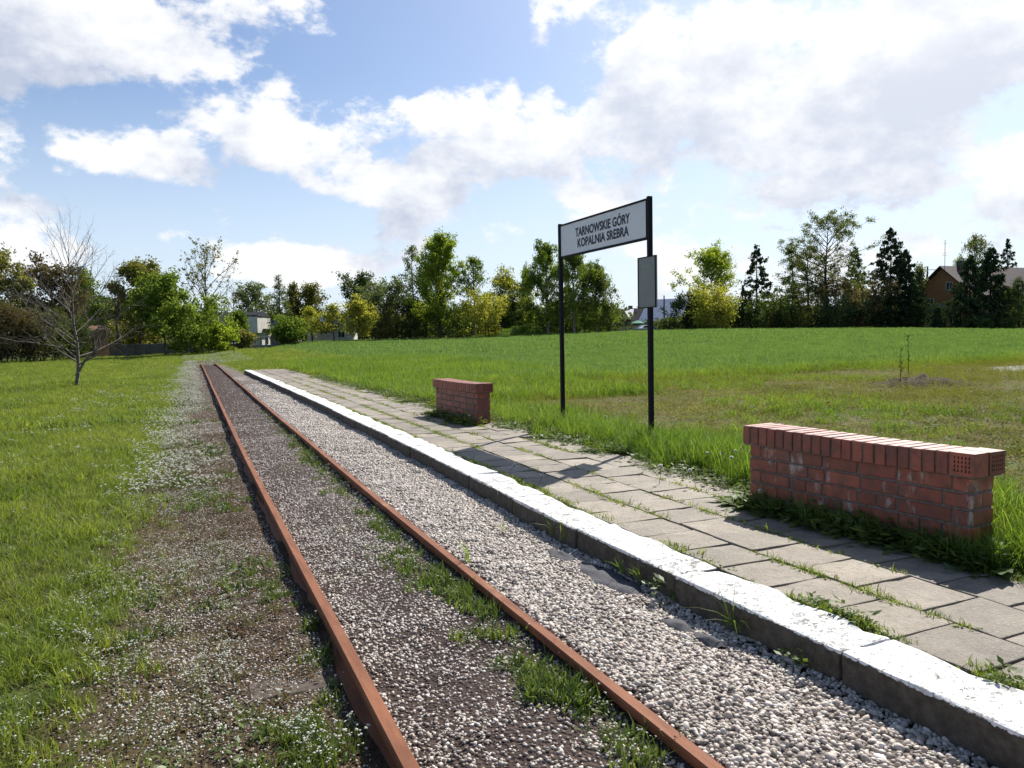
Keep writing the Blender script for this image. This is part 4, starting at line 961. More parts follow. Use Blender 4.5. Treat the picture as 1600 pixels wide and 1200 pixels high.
    ix = rng.choice(len(anch), nleaf, p=w); C = anch[ix]+rng.normal(0, clump, (nleaf, 3))*np.array([1, 1, .8])
    cv = rng.random(len(anch)); vals = np.clip(cv[ix]*.7+rng.random(nleaf)*.45-.05, 0, 1)
    keep = C[:, 2] > .05; C = C[keep]; ix = ix[keep]; vals = vals[keep]
    dirs = adir[ix] if hang else None
    if hang == 'down': dirs = adir[ix]*.5+np.array([[0, 0, -.8]])
    return (V, F), leaves_np(rng, C, lsize, elong, dirs, vals)
PROF = {
 'round': lambda t: math.sqrt(max(0.0, 1-((t-.55)/.5)**2))*.95+.08, 'ovoid': lambda t: (math.sin(math.pi*min(1, max(0, t))**.75)**.8)*.9+.12,
 'cone': lambda t: (1-t)**.85*1.0+.03, 'spindle': lambda t: math.sin(math.pi*t**.8)*.8+.18, 'vase': lambda t: .35+.75*math.sin(math.pi*min(1, t*.95+.02)) if t < .95 else .3,
 'flat': lambda t: .5+.6*math.sin(math.pi*t**1.6), 'pine': lambda t: (.45+.75*math.sin(math.pi*(t**1.3)))*(1-t**6)+.02}
def kind_params(kind):
    U = lambda a, b: (lambda t: a+(b-a)*t)
    return {
     'broad': dict(base=.18, prof=PROF['round'], nprim=34, ang=U(1.35, .25), nsec=6, lsize=.30, clump=.30, droop=.15),
     'light': dict(base=.22, prof=PROF['ovoid'], nprim=36, ang=U(1.15, .2), nsec=6, lsize=.23, clump=.24, droop=.1),
     'upright': dict(base=.12, prof=PROF['spindle'], nprim=44, ang=U(.75, .15), nsec=5, lsize=.24, clump=.26, droop=.05),
     'birch': dict(base=.10, prof=PROF['ovoid'], nprim=40, ang=U(.95, .2), nsec=6, lsize=.25, clump=.17, droop=.5, strand=1.1, hang='down', elong=.5),
     'spruce': dict(base=.05, prof=PROF['cone'], nprim=110, ang=U(1.85, 1.05), nsec=5, lsize=.34, clump=.10, droop=.1, elong=.45, hang='down', wander=.005),
     'pine': dict(base=.30, prof=PROF['pine'], nprim=52, ang=U(1.75, .6), nsec=6, lsize=.26, clump=.22, droop=.05, elong=.4, hang=True),
     'larch': dict(base=.12, prof=PROF['cone'], nprim=74, ang=U(1.75, 1.0), nsec=5, lsize=.22, clump=.16, droop=.25, elong=.4),
     'bare': dict(base=.15, prof=PROF['round'], nprim=26, ang=U(1.2, .3), nsec=6, lsize=.1, twigs=3, droop=-.1),
     'sparse': dict(base=.26, prof=PROF['vase'], nprim=26, ang=U(1.1, .25), nsec=7, lsize=.22, clump=.12, droop=-.15, twigs=3),
     'bush': dict(base=.04, prof=PROF['flat'], nprim=48, ang=U(1.3, .35), nsec=5, lsize=.26, clump=.24, droop=.1, stems=4),
     'thicket': dict(base=.04, prof=PROF['flat'], nprim=60, ang=U(1.1, .3), nsec=7, lsize=.2, clump=.2, droop=.0, stems=6, twigs=2)}[kind]
LEAFM = {}
for nm, c0, c1, tr in (('green', (0.075, 0.131, 0.027), (0.213, 0.269, 0.062), .48), ('bright', (0.138, 0.213, 0.030), (0.338, 0.388, 0.062), .5), ('yellow', (0.188, 0.213, 0.037), (0.400, 0.388, 0.088), .48), ('olive', (0.106, 0.119, 0.037), (0.250, 0.237, 0.081), .45),
        ('dark', (0.042, 0.072, 0.027), (0.112, 0.150, 0.051), .4), ('spruce', (0.024, 0.044, 0.024), (0.065, 0.092, 0.044), .2), ('bluegrey', (0.081, 0.106, 0.056), (0.200, 0.237, 0.112), .42), ('rust', (0.081, 0.065, 0.045), (0.175, 0.144, 0.075), .35), ('dull_green', (0.053, 0.075, 0.033), (0.128, 0.150, 0.063), .4), ('larch', (0.056, 0.083, 0.027), (0.163, 0.188, 0.062), .42)):
    LEAFM[nm] = mat_leaf('foliage_'+nm, c0, c1, tr, rnd=.2)
M_BARK = mat_simple('grey_brown_bark', (.085, .068, .052), (.045, .036, .028), 8, .95, .6); M_BARKP = mat_simple('pale_birch_bark', (.42, .39, .35), (.10, .085, .07), 5, .9, .5); M_BARKD = mat_simple('dark_bark', (.04, .031, .024), (.022, .018, .014), 8, .95, .6)
M_TWIG = mat_simple('silvery_twig_bark', (.19, .165, .14), (.085, .07, .057), 12, .85, .4)
def tree(name, px, ytop, D, wpx, kind, leaf, label, cat='tree', group=None, nleaf=4200, bark=None, seed=None, sink=0.0, dens=1.0, **over):
    """tree standing D metres deep in picture column px, as tall and wide as it shows there"""
    x, y, z = at(px, D); H = CAM[2]+(horizon_y(px)-ytop)*D/F_PX-z; R = wpx*D/F_PX/2*(1.6 if kind == 'spruce' else 1.22)
    rng = np.random.default_rng(seed if seed is not None else int(px*7+D*13)); kp = kind_params(kind); kp.update(over)
    if kp['lsize'] and D < 80: kp['lsize'] *= .9
    H *= {'broad': .86, 'light': .90, 'upright': .95, 'birch': .97, 'sparse': .90, 'bare': .90, 'bush': .82, 'thicket': .85, 'spruce': 1.0, 'pine': .96, 'larch': .98}[kind]
    (V, F), lf = grow(rng, H, R, kp.pop('base'), kp.pop('prof'), kp.pop('nprim'), kp.pop('ang'), kp.pop('nsec'), int(nleaf*dens*(3.4 if kind == 'spruce' else 2.2)) if kind != 'bare' else 0, kp.pop('lsize'), **kp)
    root = tag(empty(name, (x, y, z-.03-sink)), label, cat, group)
    link('trunk', np_mesh('trunk', V, [F], True), root, bark or (M_BARKP if kind == 'birch' else M_BARKD if kind in ('spruce', 'pine', 'larch') else M_BARK))
    if lf is not None: link('crown', np_mesh('crown', lf[0], [lf[1]], False, None, {'v': lf[2]}), root, LEAFM[leaf])
    return root
def build_trees():
    T = tree
    # west side, behind the meadow
    T('olive_tree', 0, 402, 66, 95, 'broad', 'olive', 'loose olive-leaved tree rising behind the dark hedge at the meadow corner', nleaf=4500)
    T('russet_tree', 85, 428, 70, 95, 'broad', 'rust', 'reddish brown broad tree behind the bare sapling', nleaf=4200)
    T('young_tree', 135, 415, 76, 70, 'light', 'green', 'fresh green tree with thin top behind the small tiled shed', nleaf=3000)
    T('leafless_tree', 186, 414, 78, 60, 'bare', 'olive', 'leafless grey tree between the russet and mossy green trees', bark=M_BARK)
    T('mossy_tree', 218, 416, 82, 78, 'broad', 'olive', 'tall mossy green tree with rounded top behind the grey wall', nleaf=5200)
    T('orchard_tree', 258, 452, 66, 92, 'broad', 'green', 'low round fresh green tree with dark forked trunk before the wall', nleaf=4800, base=.28)
    T('budding_tree', 322, 383, 84, 92, 'sparse', 'olive', 'tall open tree with sparse buds against the sky near the track end', nleaf=900, bark=M_BARKD)
    T('grey_twig_tree', 366, 448, 92, 44, 'bare', 'olive', 'small grey leafless tree beside the budding tree', bark=M_BARK)
    T('willow_tree', 395, 456, 120, 66, 'broad', 'bluegrey', 'rounded bluish green tree behind the grey roofed building', nleaf=3600)
    T('garden_tree', 374, 484, 88, 32, 'light', 'green', 'slim green tree standing in front of the white building', nleaf=1900)
    T('larch_tree', 440, 426, 100, 46, 'larch', 'larch', 'irregular dark conifer beside the white building', nleaf=3200)
    T('dull_tree', 463, 442, 104, 40, 'upright', 'olive', 'narrow dull green tree right of the irregular conifer', nleaf=2600)
    T('dull_tree', 488, 452, 106, 50, 'broad', 'olive', 'wider dull green tree behind the yellowish saplings', nleaf=2800)
    T('sapling', 488, 480, 92, 34, 'light', 'yellow', 'thin yellowish sapling before the dull green trees', nleaf=900)
    T('sapling', 522, 476, 93, 40, 'light', 'yellow', 'yellowish sapling in front of the blue roofed shed', nleaf=1000)
    T('golden_tree', 560, 478, 92, 46, 'broad', 'yellow', 'small golden green tree left of the grey willow bushes', nleaf=1700)
    T('oak_tree', 566, 437, 112, 62, 'broad', 'dark', 'dark tree with yellowing side behind the golden green tree', nleaf=3400)
    T('grey_willow', 590, 452, 100, 60, 'bush', 'bluegrey', 'many-stemmed grey willow at the field edge', nleaf=3200, stems=5)
    T('grey_willow', 622, 436, 102, 56, 'bush', 'bluegrey', 'taller grey willow touching the spindly birch', nleaf=3400, stems=4)
    T('spindly_birch', 644, 384, 102, 52, 'birch', 'bluegrey', 'spindly see-through birch left of the tall ovoid tree', nleaf=1500, strand=.4)
    T('aspen_tree', 688, 372, 99, 104, 'upright', 'bright', 'tallest bright green ovoid tree in the middle of the tree line', nleaf=10500, base=.06, nprim=60)
    T('dark_aspen', 665, 415, 104, 60, 'upright', 'green', 'darker green tree tucked against the tall ovoid tree', nleaf=3000)
    T('spindly_birch', 742, 402, 100, 62, 'birch', 'green', 'spindly birch right of the tall ovoid tree', nleaf=2600, strand=.4)
    T('hazel_bush', 762, 462, 97, 56, 'bush', 'yellow', 'yellow green hazel bush at the foot of the spindly birch', nleaf=2400, cat='bush')
    T('maple_tree', 788, 432, 110, 60, 'broad', 'yellow', 'round yellow green tree behind the grassy bank', nleaf=3200)
    T('poplar_tree', 822, 420, 112, 40, 'upright', 'bright', 'narrow pale green tree left of the weeping birches', nleaf=2200)
    T('shady_bush', 800, 470, 108, 60, 'bush', 'dark', 'dark shady bush above the grassy bank', nleaf=2600, cat='bush')
    T('weeping_birch', 856, 384, 101, 80, 'birch', 'green', 'tall weeping birch behind the left signpost', nleaf=7600)
    T('weeping_birch', 898, 396, 99, 96, 'birch', 'green', 'broad weeping birch seen under the station sign', nleaf=9200)
    T('weeping_birch', 932, 420, 100, 64, 'birch', 'larch', 'lower weeping birch beside the yellow house', nleaf=5600)
    # far side of the field, right
    T('chestnut_tree', 1112, 408, 104, 90, 'sparse', 'bright', 'light green open-crowned tree left of the wooden pole', nleaf=3600, base=.34, lsize=.30, clump=.30, twigs=1)
    T('yew_bush', 1075, 472, 101, 52, 'bush', 'spruce', 'dense dark bush below the glinting metal roof', nleaf=3200, cat='bush')
    T('lime_bush', 1112, 482, 96, 78, 'bush', 'yellow', 'bright lime bush under the open-crowned tree', nleaf=3600, cat='bush', clump=.35)
    T('spruce_tree', 1182, 384, 104, 52, 'spruce', 'spruce', 'lone dark spruce with ragged arms beside the wooden pole', nleaf=2600, nprim=70)
    T('old_larch', 1240, 368, 108, 66, 'larch', 'larch', 'ragged larch with one low arm left of the big pine', nleaf=2600, nprim=46)
    T('big_pine', 1290, 332, 103, 104, 'pine', 'larch', 'biggest pine, broad open crown above the right hedge', nleaf=6200, base=.25)
    T('big_pine', 1266, 380, 105, 60, 'pine', 'larch', 'slimmer pine leaning on the biggest pine', nleaf=2400)
    T('low_fir', 1238, 440, 101, 62, 'larch', 'dark', 'low dark fir under the ragged larch', nleaf=3000, nprim=60)
    T('spruce_tree', 1335, 386, 110, 38, 'spruce', 'spruce', 'narrow spruce half hidden behind the biggest pine', nleaf=1900)
    T('beech_bush', 1320, 440, 100, 78, 'bush', 'rust', 'purple brown bush at the foot of the biggest pine', nleaf=3600, cat='bush')
    T('mixed_bush', 1352, 440, 103, 40, 'bush', 'olive', 'olive bush between the purple bush and the tall spruce', nleaf=1500, cat='bush')
    T('tall_spruce', 1390, 359, 99, 60, 'spruce', 'spruce', 'tall pointed spruce left of the brown house', nleaf=4600, nprim=130)
    T('spruce_tree', 1413, 392, 98, 46, 'spruce', 'spruce', 'slender spruce touching the tall pointed spruce', nleaf=2800)
    T('silver_tree', 1434, 412, 106, 44, 'upright', 'bluegrey', 'soft grey green tree beside the brown house gable', nleaf=2400)
    T('drooping_birch', 1522, 370, 128, 70, 'birch', 'larch', 'drooping birch rising behind the brown house', nleaf=3600)
    T('young_birch', 1494, 400, 126, 30, 'upright', 'green', 'small pale tree behind the house ridge', nleaf=1100)
    T('garden_spruce', 1514, 400, 92, 52, 'spruce', 'spruce', 'dark garden spruce in front of the house roof', nleaf=3600)
    T('garden_spruce', 1546, 388, 92, 58, 'spruce', 'spruce', 'larger dark garden spruce right of its neighbour', nleaf=4000)
    T('blue_spruce', 1572, 375, 118, 46, 'spruce', 'spruce', 'spruce standing behind the long roof', nleaf=2400, nprim=80)
    T('fir_tree', 1592, 432, 90, 60, 'larch', 'dark', 'broad fir at the right end of the garden', nleaf=3200)
    T('cypress', 1464, 478, 93, 14, 'spruce', 'spruce', 'thin columnar cypress before the house door', nleaf=900, nprim=40)
    for px, yt, D, w, lb in ((1522, 501, 90, 24, 'clipped ball shrub at the left of the garden edge'), (1536, 505, 88, 20, 'smaller clipped ball shrub nestling against its neighbour'), (1549, 498, 90, 26, 'tallest clipped ball shrub below the garden spruces'), (1572, 507, 88, 26, 'flat clipped shrub at the end of the row')):
        T('ball_shrub', px, yt, D, w, 'bush', 'dark', lb, cat='shrub', group='clipped shrubs by the brown house', nleaf=900, lsize=.14, clump=.10, nprim=36)
    # hedges and thickets
    for px, yt, D, w, lf, lb in ((-25, 492, 59, 80, 'dull_green', 'dark leafless thicket at the far left of the hedge'), (25, 496, 60, 80, 'rust', 'dark brown thicket under the olive-leaved tree'), (72, 500, 62, 74, 'dull_green', 'purplish thicket under the russet tree'), (112, 508, 65, 54, 'dark', 'dark green bush behind the bare sapling trunk')):
        T('thicket', px, yt, D, w, 'thicket', lf, lb, cat='thicket', nleaf=3800, bark=M_BARKD)
    T('lime_shrub', 182, 506, 84, 40, 'bush', 'yellow', 'yellow green shrub right of the small tiled shed', cat='shrub', nleaf=1700)
    T('grey_shrub', 218, 512, 86, 56, 'bush', 'olive', 'greyish shrub in front of the mossy tree', cat='shrub', nleaf=1800)
    T('laurel_bush', 305, 500, 71, 94, 'bush', 'green', 'big glossy green bush where the track disappears', cat='bush', nleaf=5200, clump=.20)
    T('laurel_bush', 345, 516, 70, 44, 'bush', 'bright', 'lighter end of the glossy bush nearest the signal', cat='bush', nleaf=1900, clump=.18)
    T('lilac_bush', 380, 520, 84, 26, 'bush', 'olive', 'thin bush before the white building', cat='bush', nleaf=1000)
    T('garden_bush', 458, 518, 88, 52, 'bush', 'green', 'round green bush above the arched concrete fence', cat='bush', nleaf=2400)
    T('garden_bush', 600, 500, 100, 60, 'thicket', 'olive', 'brushy undergrowth below the grey willows', cat='bush', nleaf=1500)
    T('garden_bush', 650, 492, 103, 70, 'bush', 'dark', 'dark undergrowth below the spindly birch', cat='bush', nleaf=2200)
    T('garden_bush', 712, 496, 102, 60, 'bush', 'dark', 'dark undergrowth beneath the tall ovoid tree', cat='bush', nleaf=2000)
    T('garden_bush', 870, 500, 103, 70, 'bush', 'dark', 'dark undergrowth beneath the tall weeping birch', cat='bush', nleaf=2000)
    T('garden_bush', 928, 502, 101, 56, 'bush', 'green', 'green undergrowth beneath the lower weeping birch', cat='bush', nleaf=1500)
    for px, yt, w, lf, lb in ((1140, 498, 60, 'dark', 'dark hedge section below the lime bush'), (1190, 494, 66, 'dark', 'dark hedge section at the foot of the lone spruce'), (1232, 496, 60, 'olive', 'olive hedge section under the low dark fir'), (1285, 500, 70, 'spruce', 'clipped dark hedge under the biggest pine'), (1345, 500, 66, 'spruce', 'clipped dark hedge left of the tall spruce'), (1430, 490, 40, 'spruce', 'dark hedge end beside the house wall'), (1590, 486, 60, 'spruce', 'dark hedge under the broad fir')):
        T('hedge', px, yt, 98, w*1.15, 'bush', lf, lb, cat='hedge', nleaf=2200, clump=.3, nprim=60)
build_trees()
def far_wood():
    rng = np.random.default_rng(71); Cs = []; vals = []
    for px0, px1, D, top, n in ((60, 250, 92, 470, 5200), (250, 440, 128, 486, 3600), (420, 700, 124, 482, 9000), (690, 960, 120, 478, 9000), (1040, 1360, 116, 486, 8000), (1340, 1460, 118, 470, 3000), (1560, 1800, 120, 470, 4200)):
        k = rng.uniform(px0, px1, n); 
        ax, ay, az_ = at(px0, D); bx, by, bz = at(px1, D); t = (k-px0)/(px1-px0)
        x = ax+(bx-ax)*t+rng.normal(0, 1.6, n); y = ay+(by-ay)*t+rng.normal(0, 1.6, n)
        hm = (horizon_y((px0+px1)/2)-top)*D/F_PX+CAM[2]; h = hm*(.62+.55*vnoise(t*(px1-px0)*.06+px0, 0*t, 1.0, 72))
        z = ground_z(x, y)+(h-ground_z(x, y))*rng.random(n)**.75
        Cs.append(np.stack([x, y, z], 1)); vals.append(np.clip(vnoise(x, z*1.3, .7, 73)*.7+rng.random(n)*.3, 0, 1))
    C = np.concatenate(Cs); V, F, v = leaves_np(rng, C, .62, .7, None, np.concatenate(vals))
    o = link('far_wood', np_mesh('far_wood', V, [F], False, None, {'v': v}), None, LEAFM['dull_green']); tag(o, 'far dark woodland mass behind the single trees', 'woodland', kind='stuff')  # dull dark green leaf colour, also used for two of the thickets
far_wood()

def bare_tree():
    """young leafless tree in the meadow with a forked foot and pale twigs"""
    x, y = -3.14, 28.7; z = float(ground_z(x, y)); rng = np.random.default_rng(77); H = 4.75
    root = tag(empty('bare_sapling', (x, y, z-.04)), 'young leafless tree with pale spreading twigs alone in the meadow', 'tree')
    (V, F), _ = grow(rng, H, 3.0, .16, lambda t: (1.0-.6*t), 42, lambda t: 1.42-1.0*t, 7, 0, .1, droop=-.16, r0=.066, wander=.035, twigs=3)
    (V2, F2), _ = grow(rng, 2.4, .9, .3, lambda t: .8, 8, lambda t: .9-.5*t, 4, 0, .1, droop=-.2, r0=.05, wander=.05, twigs=2)
    c, s = math.cos(.62), math.sin(.62); V2 = np.stack([V2[:, 0]*c+V2[:, 2]*s+.03, V2[:, 1], V2[:, 2]*c-V2[:, 0]*s+.45], 1)
    link('trunk', np_mesh('trunk', np.concatenate([V, V2]), [np.concatenate([F, F2+len(V)])], True), root, M_TWIG)
bare_tree()

# ------------------------------------------------------------------ buildings, fences, poles beyond the field
M_OCHRED = mat_simple('dull_ochre_boards', (.20, .12, .07), (.15, .09, .055), 4, .9, .2); M_OCHRE = mat_simple('ochre_render', (.40, .20, .095), (.33, .165, .08), 2, .9, .1); M_CREAM = mat_simple('yellow_render', (.58, .47, .22), (.50, .40, .19), 2, .9, .1)
M_WHITEW = mat_simple('white_render', (.72, .70, .64), (.58, .56, .50), 2, .9, .1); M_GREYW = mat_simple('grey_render', (.26, .25, .25), (.18, .175, .175), 2, .9, .15)
M_ROOFB = mat_simple('brown_tile_roof', (.075, .045, .045), (.05, .032, .035), 6, .7, .4); M_ROOFG = mat_simple('grey_sheet_roof', (.075, .072, .078), (.05, .05, .055), 3, .65, .2)
M_ROOFT = mat_simple('terracotta_tiles', (.36, .20, .13), (.24, .13, .09), 10, .85, .4); M_BLUE = mat_simple('blue_sheet_roof', (.10, .20, .36), (.08, .16, .30), 3, .45, .1)
M_TIN = mat_simple('bare_tin_roof', (.72, .72, .72), (.50, .50, .51), 4, .32, .25, metal=.75, spec=.5)
M_FRAME = mat_simple('white_window_frame', (.70, .70, .70), (.62, .62, .62), 4, .6, .05); M_CONC = mat_simple('grey_fence_concrete', (.33, .32, .29), (.22, .21, .19), 5, .92, .4); M_DCONC = mat_simple('dark_weathered_concrete', (.11, .108, .105), (.065, .065, .062), 2, .95, .4)
M_POLE = mat_simple('tarred_pole_wood', (.055, .043, .034), (.03, .025, .02), 8, .9, .4); M_GREEN = mat_simple('green_parasol_cloth', (.08, .26, .17), (.06, .21, .14), 3, .85, .05); M_CAR = mat_simple('silver_car_paint', (.55, .56, .58), (.52, .53, .55), 2, .3, .0, spec=.6)
M_BLACK = mat_simple('black_signal_enamel', (.010, .010, .011), (.014, .014, .015), 8, .5, .05); M_LAMP = mat_simple('white_signal_disc', (.75, .75, .73), (.70, .70, .68), 8, .5, .02)
def mat_glass():
    mt, g, o = new_mat('dark_window_glass'); principled(g, o, (.02, .025, .03), .08, spec=.6); return mt
M_GLASS = mat_glass()
def building(name, loc, rz, lx, ly, eave, ridge, wallm, roofm, label, over=.35, windows=(), chimney=None, base=-1.5, cat='house'):
    """gabled building; x along the ridge, windows: (face, u, z0, w, h)"""
    root = tag(empty(name, loc, rz), label, cat); hx, hy = lx/2, ly/2
    mb = MB(); mb.add([(-hx, -hy, base), (hx, -hy, base), (hx, hy, base), (-hx, hy, base), (-hx, -hy, eave), (hx, -hy, eave), (hx, hy, eave), (-hx, hy, eave), (-hx, 0, ridge), (hx, 0, ridge)],
        [(0, 1, 5, 4), (2, 3, 7, 6), (1, 2, 6, 9, 5), (3, 0, 4, 8, 7), (3, 2, 1, 0), (4, 5, 9, 8), (7, 8, 9, 6)]); mb.build('wall', wallm, root)
    sl = (ridge-eave)/hy; t = .16; rf = MB()
    for s in (-1, 1):
        y1, z1 = s*(hy+over), eave-over*sl
        rf.add([(-hx-over, 0, ridge+.02), (hx+over, 0, ridge+.02), (hx+over, y1, z1+.02), (-hx-over, y1, z1+.02), (-hx-over, 0, ridge+.02+t), (hx+over, 0, ridge+.02+t), (hx+over, y1, z1+.02+t), (-hx-over, y1, z1+.02+t)],
               [(0, 1, 2, 3), (7, 6, 5, 4), (0, 4, 5, 1), (1, 5, 6, 2), (2, 6, 7, 3), (3, 7, 4, 0)])
    roof = rf.build('roof', roofm, root)
    if chimney:
        for cx, cy, w, h in chimney: MB().box(cx-w/2, cx+w/2, cy-w/2, cy+w/2, ridge-.9, ridge+h).build('chimney', M_DCONC, roof, bevel=.02)
    for face, u, z0, w, h in windows:
        f = MB(); g = MB(); e = .07
        def bx(m, u0, u1, a, b, d0, d1):
            if face == '+x': m.box(hx+d0, hx+d1, u0, u1, a, b)
            elif face == '-x': m.box(-hx-d1, -hx-d0, u0, u1, a, b)
            elif face == '-y': m.box(u0, u1, -hy-d1, -hy-d0, a, b)
            else: m.box(u0, u1, hy+d0, hy+d1, a, b)
        for u0, u1, a, b in ((u-w/2, u+w/2, z0, z0+e), (u-w/2, u+w/2, z0+h-e, z0+h), (u-w/2, u-w/2+e, z0+e, z0+h-e), (u+w/2-e, u+w/2, z0+e, z0+h-e)): bx(f, u0, u1, a, b, .002, .06)
        bx(f, u-.03, u+.03, z0+e, z0+h-e, .002, .05); bx(g, u-w/2+e, u+w/2-e, z0+e, z0+h-e, .004, .02)
        wd = f.build('window', M_FRAME, root); g.build('pane', M_GLASS, wd)
    return root
def face_cam(px, D, turn):
    """heading that turns a building's +x end towards the camera, then by turn degrees"""
    x, y, z = at(px, D); return (x, y, z), math.atan2(-y, -x)+rad(turn)
def build_buildings():
    (x, y, z), r = face_cam(1490, 108, -38)
    h = building('brown_house', (x+4.5, y-1.5, z), r, 17, 9.0, 4.9, 8.6, M_OCHRE, M_ROOFB, 'ochre house with dark brown gabled roof behind the garden spruces', over=.7, windows=(('+x', -1.9, .6, 1.2, 1.5), ('+x', 1.0, 5.4, 1.0, 1.1), ('+x', 1.6, .6, 1.2, 1.5), ('-y', -3, .8, 1.4, 1.4), ('-y', 3, .8, 1.4, 1.4), ('+x', -1.9, 3.1, 1.1, 1.3)), chimney=((5.5, .4, .8, .9),))
    MB().box(8.52, 9.9, -2.8, 2.8, 2.55, 2.70).box(9.8, 9.88, -2.8, 2.8, 2.70, 3.6).build('balcony', M_GREYW, h)
    ant = MB().tube([(8.2, 0, 8.5), (8.2, 0, 12.3)], .035, 5)
    for zz, w in ((10.2, .5), (10.5, .4), (11.8, .3)): ant.tube([(8.2, -w, zz), (8.2, w, zz)], .02, 4)
    ant.build('antenna', M_POLE, h)
    (x, y, z), r = face_cam(992, 165, 48)
    h = building('yellow_house', (x, y, z), r, 9.5, 7.0, 2.2, 5.2, M_CREAM, M_ROOFB, 'small yellow house with steep dark roof between the birches and the sign', over=.6, windows=(('+x', .3, 3.0, 1.0, 1.0), ('+x', 1.6, .7, 1.2, 1.2), ('-y', -2, .6, 1.2, 1.2), ('-y', 2, .6, 1.2, 1.2)), chimney=((-1.5, .3, .7, .8),))
    d = MB(); d.prism([(-1.5, 3.0), (1.5, 3.0), (0, 4.9)], -3.3, -.5).build('dormer', M_CREAM, h)
    MB().add([(-1.75, -3.5, 2.9), (0, -3.5, 5.05), (0, -.3, 5.05), (-1.75, -.3, 2.9), (1.75, -3.5, 2.9), (1.75, -.3, 2.9), (-1.75, -3.5, 3.02), (0, -3.5, 5.18), (0, -.3, 5.18), (-1.75, -.3, 3.02), (1.75, -3.5, 3.02), (1.75, -.3, 3.02)],
        [(0, 1, 2, 3), (1, 4, 5, 2), (9, 8, 7, 6), (8, 11, 10, 7), (0, 6, 7, 1), (1, 7, 10, 4), (3, 2, 8, 9), (2, 5, 11, 8), (0, 3, 9, 6), (4, 10, 11, 5)]).build('dormer_roof', M_TIN, h)
    (x, y, z), r = face_cam(1050, 150, 68)
    building('tin_roofed_barn', (x+1, y, z), r, 11, 9.0, 2.4, 6.4, M_GREYW, M_TIN, 'grey barn with glinting tin roof right of the lower sign post', over=.4, windows=(('+x', -1.2, .8, 1.0, 1.0), ('+x', 1.4, .8, 1.0, 1.0)))
    (x, y, z), r = face_cam(409, 104, 68)
    w = tag(empty('white_building', (x, y, z-.3), r), 'white flat-roofed building with dark shaded side among the garden trees', 'building')
    MB().box(-.7, .7, -1.6, 1.6, -1, 4.4).box(-.69, .69, -2.9, -1.61, 2.2, 4.35).build('wall', M_WHITEW, w); MB().box(-.8, .8, -3.0, 1.7, 4.41, 4.55).build('roof', M_ROOFG, w); MB().box(.71, 1.3, -1.2, 1.2, 2.6, 2.75).build('canopy', M_ROOFG, w)
    wd = MB().box(.702, .75, -.5, .5, .6, 1.7).build('window', M_FRAME, w); MB().box(.752, .77, -.42, .42, .68, 1.62).build('pane', M_GLASS, wd)
    (x, y, z), r = face_cam(362, 112, 80); building('grey_outbuilding', (x, y, z), r, 9, 6, 2.6, 5.1, M_GREYW, M_ROOFG, 'low outbuilding with dark grey roof behind the glossy bush', windows=(('-y', 1, .8, 1, 1),), cat='building')
    (x, y, z), r = face_cam(443, 116, 75); building('blue_roofed_shed', (x, y, z), r, 4.5, 4.0, 2.4, 3.7, M_GREYW, M_BLUE, 'small shed with blue roof half hidden by the irregular conifer', cat='shed')
    (x, y, z), r = face_cam(521, 112, 80); building('blue_roofed_garage', (x, y, z), r, 6.5, 5, 2.3, 3.7, M_WHITEW, M_BLUE, 'pale garage with bluish roof behind the yellowish saplings', windows=(('-y', 1.6, .5, 1, 1),), cat='garage')
    (x, y, z), r = face_cam(152, 71, 35); building('tiled_shed', (x, y, z), r, 1.4, 1.4, 2.45, 2.8, M_OCHRED, M_ROOFT, 'narrow ochre shed with pale tiled top behind the bare sapling', over=.15, cat='shed')
    # weathered wall at the meadow end: separate concrete panels between posts
    x0, y0, _ = at(118, 71); x1, y1, _ = at(338, 80); n = 10; L = math.hypot(x1-x0, y1-y0)/n; a = math.atan2(y1-y0, x1-x0)
    wl = tag(empty('concrete_wall', (x0, y0, 0), a), 'low dark concrete wall along the end of the meadow', 'wall')
    for i in range(n):
        zz = float(ground_z(x0+(i+.5)/n*(x1-x0), y0+(i+.5)/n*(y1-y0)))
        MB().box(i*L+.06, (i+1)*L-.06, -.05, .05, zz-.3, zz+1.15).build('panel', M_DCONC, wl, bevel=.01)
        MB().box(i*L-.055, i*L+.055, -.08, .08, zz-.3, zz+1.25).build('post', M_DCONC, wl, bevel=.01)
    # arched concrete fence
    x0, y0, _ = at(366, 84); x1, y1, _ = at(462, 90); n = 12; L = math.hypot(x1-x0, y1-y0)/n; a = math.atan2(y1-y0, x1-x0)
    fn = tag(empty('arched_fence', (x0, y0, 0), a), 'pale concrete fence of round arches behind the signal', 'fence')
    arch = MB(); w = L-.12; t = .09; pts = [(-w/2, 0), (-w/2, .75)]+[(-w/2*math.cos(k*math.pi/8), .75+.42*math.sin(k*math.pi/8)) for k in range(1, 8)]+[(w/2, .75), (w/2, 0)]
    for p, q in zip(pts[:-1], pts[1:]): arch.tube([(p[0], 0, p[1]), (q[0], 0, q[1])], t/2, 6)
    arch.box(-w/2, w/2, -.04, .04, -.3, .22); am = arch.mesh('arch_panel'); am.materials.append(M_CONC)
    post = MB().box(-.06, .06, -.06, .06, -.4, 1.1).mesh('post', .01); post.materials.append(M_CONC)
    for i in range(n):
        zz = float(ground_z(x0+(i+.5)/n*(x1-x0), y0+(i+.5)/n*(y1-y0))); o = link('arch_panel', am, fn); o.location = ((i+.5)*L, 0, zz+.1); o = link('post', post, fn); o.location = (i*L, 0, zz+.1)
    # boundary fence and yard things by the yellow house
    x0, y0, z0 = at(952, 140); x1, y1, _ = at(1016, 142); L = math.hypot(x1-x0, y1-y0)/8; a = math.atan2(y1-y0, x1-x0)
    fg = tag(empty('board_fence', (x0, y0, z0), a), 'plain grey board fence below the yellow house', 'fence')
